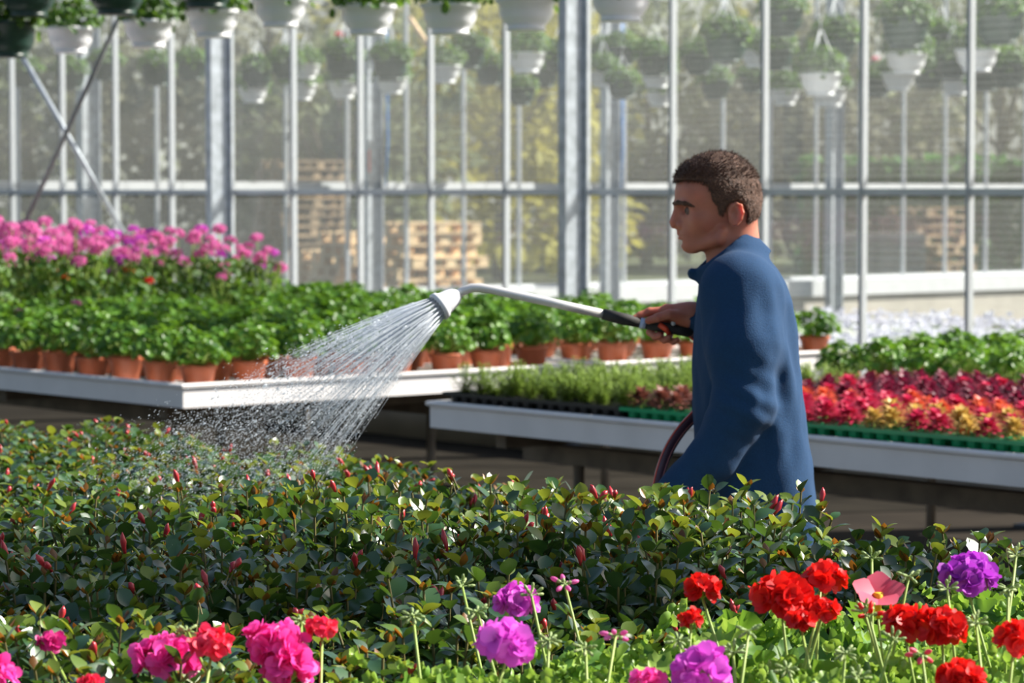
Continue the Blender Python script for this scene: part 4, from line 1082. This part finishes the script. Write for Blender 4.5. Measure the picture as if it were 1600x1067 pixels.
# eyebrows and hair
E = Field(grid((H(1046, 0).x, H(1094, 0).x, .0016)), grid((YM - .07, YM + .07, .0016)), grid((H(0, 330).z, H(0, 303).z, .0014)))
for s in (-1, 1):
    c_(1054, 318, s * .012, 1059.5, 316.5, s * .03, .0045, .0055, .002, F=E); c_(1059.5, 316.5, s * .03, 1070, 317.5, s * .0515, .0055, .0055, .002, F=E); c_(1070, 317.5, s * .0515, 1086, 322.5, s * .058, .0055, .0035, .002, F=E)
obj('eyebrows', local(E.mesh('eyebrows', [M['hair']], lambda V, N: .0012 * np.sin(V[:, 0] * 2600) * np.sin(V[:, 2] * 2100))), man)
HF = Field(grid((H(1040, 0).x, H(1200, 0).x, .0024)), grid((YM - .1, YM + .1, .0024)), grid((H(0, 372).z, H(0, 222).z, .0024)))
e_(1120, 298, 0, 63, .0805, 62, .01, F=HF); e_(1143, 312, 0, 43, .0765, 48, .03, F=HF); e_(1086, 287, 0, 31, .06, 30, .03, F=HF); e_(1150, 322, 0, 30, .066, 38, .03, F=HF)
# keep only the part of the cap above the hairline (outline in profile)
poly = [(1030, 278), (1056, 284), (1066, 281), (1084, 283), (1101, 287), (1106, 298), (1110, 314), (1116, 322), (1121, 335), (1126, 336), (1130, 325), (1136, 317), (1148, 313), (1160, 320), (1165, 334), (1164, 346), (1170, 352), (1230, 352), (1230, 200), (1030, 200)]
pp = np.array([((q := H(x, y)).x, q.z) for x, y in poly])
X = HF.ax[0][:, None]; Z = HF.ax[2][None, :]
dist = np.full((X.size, Z.size), 9.0); inside = np.zeros(dist.shape, bool)
for i in range(len(pp)):
    (ax_, az), (bx_, bz) = pp[i], pp[(i + 1) % len(pp)]
    ex, ez = bx_ - ax_, bz - az; t = np.clip(((X - ax_) * ex + (Z - az) * ez) / (ex * ex + ez * ez), 0, 1)
    dist = np.minimum(dist, np.hypot(X - ax_ - ex * t, Z - az - ez * t))
    cross = ((az <= Z) != (bz <= Z)) & (X < ax_ + (Z - az) / (ez if abs(ez) > 1e-9 else 1e-9) * ex); inside ^= cross
pd = np.where(inside, -dist, dist).astype(np.float32)[:, None, :]
k = .006; h_ = np.maximum(k - np.abs(HF.f - pd), 0) / k; HF.f = np.maximum(HF.f, pd) + h_ * h_ * k * .25
def hair_disp(V, N):
    r = np.zeros(len(V))
    for i, p in enumerate(V):
        q = Vector(p); r[i] = .0022 * mnoise.noise(q * 55) + .0012 * mnoise.noise(q * 200 + Vector((3, 1, 2)))
    return r
hme = HF.mesh('hair', [M['hair']], hair_disp)
hm = MB(); hm.V = [tuple(v.co) for v in hme.vertices]; hm.F = [tuple(p.vertices) for p in hme.polygons]; hm.M = [0] * len(hm.F)
hc = H(1118, 300); vv_ = list(hme.vertices)
for i in range(15000):
    v = random.choice(vv_); p = Vector(v.co); n = (p - hc).normalized()
    if p.y < YM - .09 or p.y > YM + .09: continue
    fl = Vector((.9, 0, .25)) if p.z > hc.z + .03 else Vector((.35, 0, -1))
    d = (n * .75 + (fl - n * fl.dot(n)) * .8 + Vector((U(-.5, .5), U(-.5, .5), U(-.5, .5)))).normalized(); Ls = U(.006, .013) * (1 if p.z > hc.z else .6)
    sd = d.cross(n); sd = sd.normalized() * .0007 if sd.length > 1e-4 else Vector((0, .0007, 0))
    b0 = p - n * .002; m1_ = b0 + d * Ls * .55; tp_ = b0 + d * Ls + fl * Ls * .15
    hm.add([b0 - sd, b0 + sd, m1_ + sd * .8, m1_ - sd * .8, tp_], [(0, 1, 2, 3), (3, 2, 4)])
obj('hair', local(hm.mesh('hair', M['hair'])), man)

# jacket
J = Field(grid((MX - .25, MX + .22, .0045)), grid((YM - .31, YM + .31, .005)), grid((.78, 1.62, .0048)))
rowsJ = [(372, 1146, 1170, .05), (388, 1126, 1184, .08), (402, 1112, 1200, .116), (420, 1100, 1215, .152), (440, 1096, 1226, .175), (470, 1091, 1236, .188), (520, 1087, 1244, .19), (580, 1085, 1251, .186), (640, 1085, 1259, .184), (700, 1088, 1267, .188), (790, 1092, 1278, .195), (850, 1094, 1284, .198), (900, 1094, 1288, .2)]
zz = np.array([H(0, r[0]).z for r in rowsJ]); o_ = np.argsort(zz)
fx0 = np.interp(J.ax[2], zz[o_], np.array([H(r[1], 400).x for r in rowsJ])[o_]); fx1 = np.interp(J.ax[2], zz[o_], np.array([H(r[2], 400).x for r in rowsJ])[o_]); fy = np.interp(J.ax[2], zz[o_], np.array([r[3] for r in rowsJ])[o_])
X = J.ax[0][:, None, None]; Y = J.ax[1][None, :, None]
cx = ((fx0 + fx1) / 2)[None, None, :]; rx = ((fx1 - fx0) / 2)[None, None, :]; ry = fy[None, None, :]
kk = (np.abs((X - cx) / rx) ** 2.3 + np.abs((Y - YM) / ry) ** 2.3) ** (1 / 2.3)
d = (kk - 1) * np.minimum(rx, ry)
Zg = J.ax[2][None, None, :]; ztop = H(0, 380).z; zb = H(0, 868).z
d = np.maximum(np.maximum(d, Zg - ztop), zb - Zg)
J.f = np.minimum(J.f, d.astype(np.float32))
# hollow hem
J.cap((MX, YM, .7), (MX, YM, zb + .06), .13, .12, .02, True)
# sleeves, with the bulk of the cloth above the elbow
c_(1153, 452, -.15, 1160, 540, -.195, .082, .076, .05, F=J); c_(1160, 540, -.195, 1163, 632, -.215, .074, .066, .03, F=J); c_(1163, 632, -.215, 1112, 712, -.185, .065, .054, .02, F=J); c_(1112, 712, -.185, 1046, 782, -.155, .054, .046, .02, F=J)
c_(1150, 452, .15, 1172, 585, .2, .08, .066, .05, F=J); c_(1172, 585, .2, 1130, 530, .18, .062, .05, .03, F=J); c_(1130, 530, .18, 1092, 494, .16, .048, .04, .02, F=J)
J.cap(H(1094, 494, .16), H(1076, 480, .16), .031, .031, .006, True)
# stand-up collar: a tilted sleeve round the neck, open at the front
A0 = np.array(H(1152, 421, 0)); n_ = np.array([-.62, 0, .785]); n_ /= np.linalg.norm(n_)
sl, X, Y, Z = J.win(A0 - .16, A0 + .16)
x, y, z = X - A0[0], Y - A0[1], Z - A0[2]
t = x * n_[0] + z * n_[2]; r1 = x * n_[2] - z * n_[0]
R = .071 + .1 * np.clip(.03 - t, -.05, .2)
rad = np.sqrt((r1 / 1.06) ** 2 + (y / .98) ** 2)
dc = np.maximum(np.abs(rad - R) - .0075, np.abs(t - .021) - .037)
J.join(sl, dc.astype(np.float32), .014)
# inside of the collar stays clear of the neck
dn = np.maximum(rad - (R - .0075), -(t - .0)); J.cut(sl, dn.astype(np.float32), .004)
c_(1080, 424, -.012, 1082, 431, .012, .0085, .0085, .012, F=J); c_(1082, 430, .0, 1100, 437, -.02, .008, .008, .014, F=J)
c_(1088, 424, -.002, 1093, 434, -.002, .0035, .0035, .004, True, F=J)
def folds(V, N):
    r = np.zeros(len(V))
    px = (V[:, 0]) / MS; pz = V[:, 2]
    for i, p in enumerate(V):
        q = Vector(p)
        w = .0085 * mnoise.noise(Vector((q.x * 17 + q.z * 3.2, q.y * 15, q.z * 3.4)))
        w += .003 * mnoise.noise(Vector((q.x * 30 - q.z * 10, q.y * 26, q.z * 13 + 4)))
        r[i] = w
    # deep folds falling from the shoulder blade and round the elbow
    el = np.array(H(1172, 632, -.25)); de = np.linalg.norm(V - el, axis=1)
    r += .0025 * np.exp(-(de / .09) ** 2) * np.sin((V[:, 0] * .5 + V[:, 2]) * 130)
    bk = np.array(H(1215, 520, -.14)); db = np.linalg.norm((V - bk) * np.array([1, .8, .45]), axis=1)
    r += .007 * np.exp(-(db / .085) ** 2) * np.sin((V[:, 0] * 1.0 + V[:, 2] * .28) * 105)
    top = np.clip((1.56 - V[:, 2]) / .12, .15, 1)
    return r * top
jk = obj('jacket', local(J.mesh('jacket', [M['fleece']], folds, 2)), man)
# trousers and boots
T = Field(grid((MX - .25, MX + .32, .009)), grid((YM - .26, YM + .26, .009)), grid((.03, 1.04, .009)))
for s, fx in ((-1, -.07), (1, .12)):
    hp = Vector((MX, YM + s * .085, hipz)); kn = Vector((MX + fx * .5 - .03, YM + s * .09, .5)); an = Vector((MX + fx, YM + s * .09, .1))
    T.cap(hp, kn, .095, .078, .03); T.cap(kn, an, .078, .07, .02)
T.cap((MX + .01, YM - .06, hipz + .07), (MX + .01, YM + .06, hipz + .07), .095, .095, .04)
obj('trousers', local(T.mesh('trousers', [M['trousers']])), man)
for s, fx in ((-1, -.07), (1, .12)):
    T = Field(grid((MX + fx - .26, MX + fx + .14, .006)), grid((YM + s * .09 - .09, YM + s * .09 + .09, .006)), grid((-.01, .2, .006)))
    c0 = Vector((MX + fx, YM + s * .09, 0))
    T.cap(c0 + Vector((.03, 0, .045)), c0 + Vector((-.17, 0, .04)), .05, .042, .02); T.cap(c0 + Vector((0, 0, .05)), c0 + Vector((0, 0, .16)), .055, .055, .03)
    sl, X, Y, Z = T.win((-9, -9, -9), (9, 9, 9)); T.cut(sl, (Z - .0 + 0 * X + 0 * Y).astype(np.float32), .004)
    obj('boot', local(T.mesh('boot', [M['boot']])), man)

# ------------------------------------------------------------------ watering lance, hose, water
LD = HD
def L_(px, py, dd=0): return P(px, py, YM + LD + dd)
lb = L_(1040, 512)
t = thing('watering_lance', 'silver watering lance with black grip held by the man', 'watering lance', tuple(lb))
M['lance'] = pmat('lance_aluminium', (.82, .79, .76), .32, .35, var=.03)
M['grip'] = pmat('black_foam_grip', (.03, .028, .027), .75, var=.4, scale=40)
m = MB(); m.tube([L_(944, 491) - lb, L_(860, 472.5) - lb, L_(768, 452.5) - lb, L_(750, 449.5) - lb, L_(737, 449.8) - lb, L_(724, 454.5) - lb, L_(712, 462) - lb], .0106, 14); m.build('tube', M['lance'], t)
m = MB(); m.tube([L_(942, 490.5) - lb, L_(972, 498) - lb, L_(1000, 504) - lb], [.0135, .0142, .0125], 12); m.build('grip', M['grip'], t)
m = MB(); m.tube([L_(1000, 504) - lb, L_(1009, 506) - lb], .0128, 12); m.build('ring', pmat('pale_blue_ring', (.45, .55, .75), .3), t)
m = MB(); m.tube([L_(1008, 506) - lb, L_(1040, 512) - lb, L_(1082, 520) - lb], [.012, .0125, .0118], 12); m.build('handle', M['grip'], t)
m = MB(); m.tube([L_(1030, 507, -.012) - lb, L_(1040, 514, -.016) - lb, L_(1046, 522, -.012) - lb], [.0065, .007, .005], 8); m.build('trigger', M['red_plastic'], t)
m = MB(); m.blob(L_(1052, 505, -.014) - lb, (.006, .006, .006), 10, 6); m.build('knob', M['alu_white'], t)
hd = (L_(683, 481) - L_(716, 459.5)).normalized(); hd = (hd + Vector((0, -.34, 0))).normalized()
h0 = L_(716, 459.5) - lb; hp = [h0, h0 + hd * .008, h0 + hd * .016, h0 + hd * .04, h0 + hd * .044, h0 + hd * .047, h0 + hd * .058, h0 + hd * .06]
hub = MB(); hub.tube(hp, [.0125, .019, .0225, .0275, .0285, .033, .0345, .031], 28); rs = hub.build('rose', M['white_plastic'], t)
fc = h0 + hd * .0605
q = Vector((0, 0, 1)).rotation_difference(hd); m = MB()
holes = []
for ring, n in ((.004, 1), (.01, 6), (.0165, 11), (.023, 16), (.028, 20)):
    for k in range(n):
        a = 2 * PI * k / n + ring * 90; o = q @ Vector((ring * math.cos(a), ring * math.sin(a), 0)); holes.append(o)
        m.tube([fc + o - hd * .001, fc + o + hd * .0012], .0012, 6)
m.build('nozzle_holes', M['dark_steel'], rs)
t = thing('hose', 'dark red hose with pale stripes running from the lance past the jacket', 'hose', tuple(H(1026, 770, 0)))
hb = t.location.copy()
hpts = [H(1080, 519.5, HD), H(1096, 535, HD + .012), H(1110, 575, HD + .015), H(1106, 620, .14), H(1086, 648, .1), H(1066, 670, .06), H(1049, 695, .02), H(1037, 722, -.03), H(1029, 752, -.09), H(1022, 795, -.125), H(1012, 850, -.1), H(1000, 950, .05)]
last = hpts[-1]; hpts += [Vector((last.x - .02, last.y + .1, .35)), Vector((last.x + .1, last.y + .2, .02)), Vector((last.x + .7, last.y + .3, .015)), Vector((last.x + 2.2, last.y + .1, .015))]
def smooth(pts, n=8):
    out = []
    for i in range(len(pts) - 1):
        a = pts[max(i - 1, 0)]; b = pts[i]; c = pts[i + 1]; d_ = pts[min(i + 2, len(pts) - 1)]
        for k in range(n):
            t_ = k / n; out.append(.5 * ((2 * b) + (c - a) * t_ + (2 * a - 5 * b + 4 * c - d_) * t_ * t_ + (3 * b - a - 3 * c + d_) * t_ ** 3))
    out.append(pts[-1]); return out
hs = smooth(hpts)
m = MB(); m.tube([p - hb for p in hs], .0128, 12); m.build('hose_pipe', pmat('hose_rubber', (.09, .035, .04), .4, var=.1), t)
for a, mt in ((0, 'red_plastic'), (1, 'lip'), (2, 'red_plastic'), (3, 'lip')):
    st = []
    for i, p in enumerate(hs):
        tn = (hs[min(i + 1, len(hs) - 1)] - hs[max(i - 1, 0)]).normalized(); s_ = tn.cross(Vector((0, 1, 0))); s_ = s_.normalized() if s_.length > .01 else Vector((1, 0, 0)); r_ = s_.cross(tn)
        w = a * PI / 2 + .6; st.append(p - hb + (s_ * math.cos(w) + r_ * math.sin(w)) * .0118)
    m = MB(); m.tube(st, .0026, 5); m.build('stripe', M[mt], t)
# water: threads leave the rose, thin out and break into drops
mw, nt, out = nodes('water')
pb = nt.nodes.new('ShaderNodeBsdfPrincipled'); S(pb, 'Base Color', (.88, .92, .96, 1)); S(pb, 'Roughness', .08); S(pb, 'IOR', 1.33); S(pb, 'Specular IOR Level', .8)
tl = nt.nodes.new('ShaderNodeBsdfTranslucent'); S(tl, 'Color', (.9, .94, 1, 1)); tp = nt.nodes.new('ShaderNodeBsdfTransparent')
m1 = nt.nodes.new('ShaderNodeMixShader'); m1.inputs[0].default_value = .45; lk(nt, pb.outputs[0], m1.inputs[1]); lk(nt, tl.outputs[0], m1.inputs[2])
m2 = nt.nodes.new('ShaderNodeMixShader'); m2.inputs[0].default_value = .3; lk(nt, m1.outputs[0], m2.inputs[1]); lk(nt, tp.outputs[0], m2.inputs[2]); lk(nt, m2.outputs[0], out.inputs['Surface'])
m = MB(); fw = fc + lb
SPEED = 4.6
def water_at(o, d, sp, tt): return fw + o + d * (sp * tt) + Vector((0, 0, -4.9 * tt * tt))
rs_ = random.Random(3)
for it in range(1900):
    o = holes[it % len(holes)]; oo = q.inverted() @ o
    spread = Vector((oo.x, oo.y, 0)) * 9.5
    d = (hd + (q @ spread) + Vector((rs_.gauss(0, .035), rs_.gauss(0, .035), rs_.gauss(0, .035)))).normalized(); sp = SPEED * rs_.uniform(.86, 1.12)
    # stop on the leaves
    tend = .05
    while tend < .6 and water_at(o, d, sp, tend).z > 1.02: tend += .01
    if it < 330:
        tb = rs_.uniform(.03, .1); pts = [water_at(o, d, sp, tb * i / 5) for i in range(6)]; m.tube(pts, [.0008, .0008, .0007, .0006, .0005, .0003], 4)
    else: tb = rs_.uniform(0, .05)
    tt = tb
    while tt < tend:
        tt += rs_.expovariate(1 / .0075) * (1.0 if it < 110 else 1.2)
        if tt > tend: break
        p = water_at(o, d, sp, tt) + Vector((rs_.gauss(0, 1), rs_.gauss(0, 1), rs_.gauss(0, 1))) * .02 * tt
        vel = (d * sp + Vector((0, 0, -9.8 * tt))).normalized(); r = .0007 * math.exp(rs_.gauss(0, .35)) * (2.5 if rs_.random() < .02 else 1) * (1 - .35 * tt / tend)
        m.blob(p, (r, r, r * rs_.uniform(1.1, 3.2)), 4, 3, 0, vel)
wt = m.build('water_spray', mw); tag(wt, 'spray of water drops falling from the rose onto the plants', 'water spray', kind='stuff')
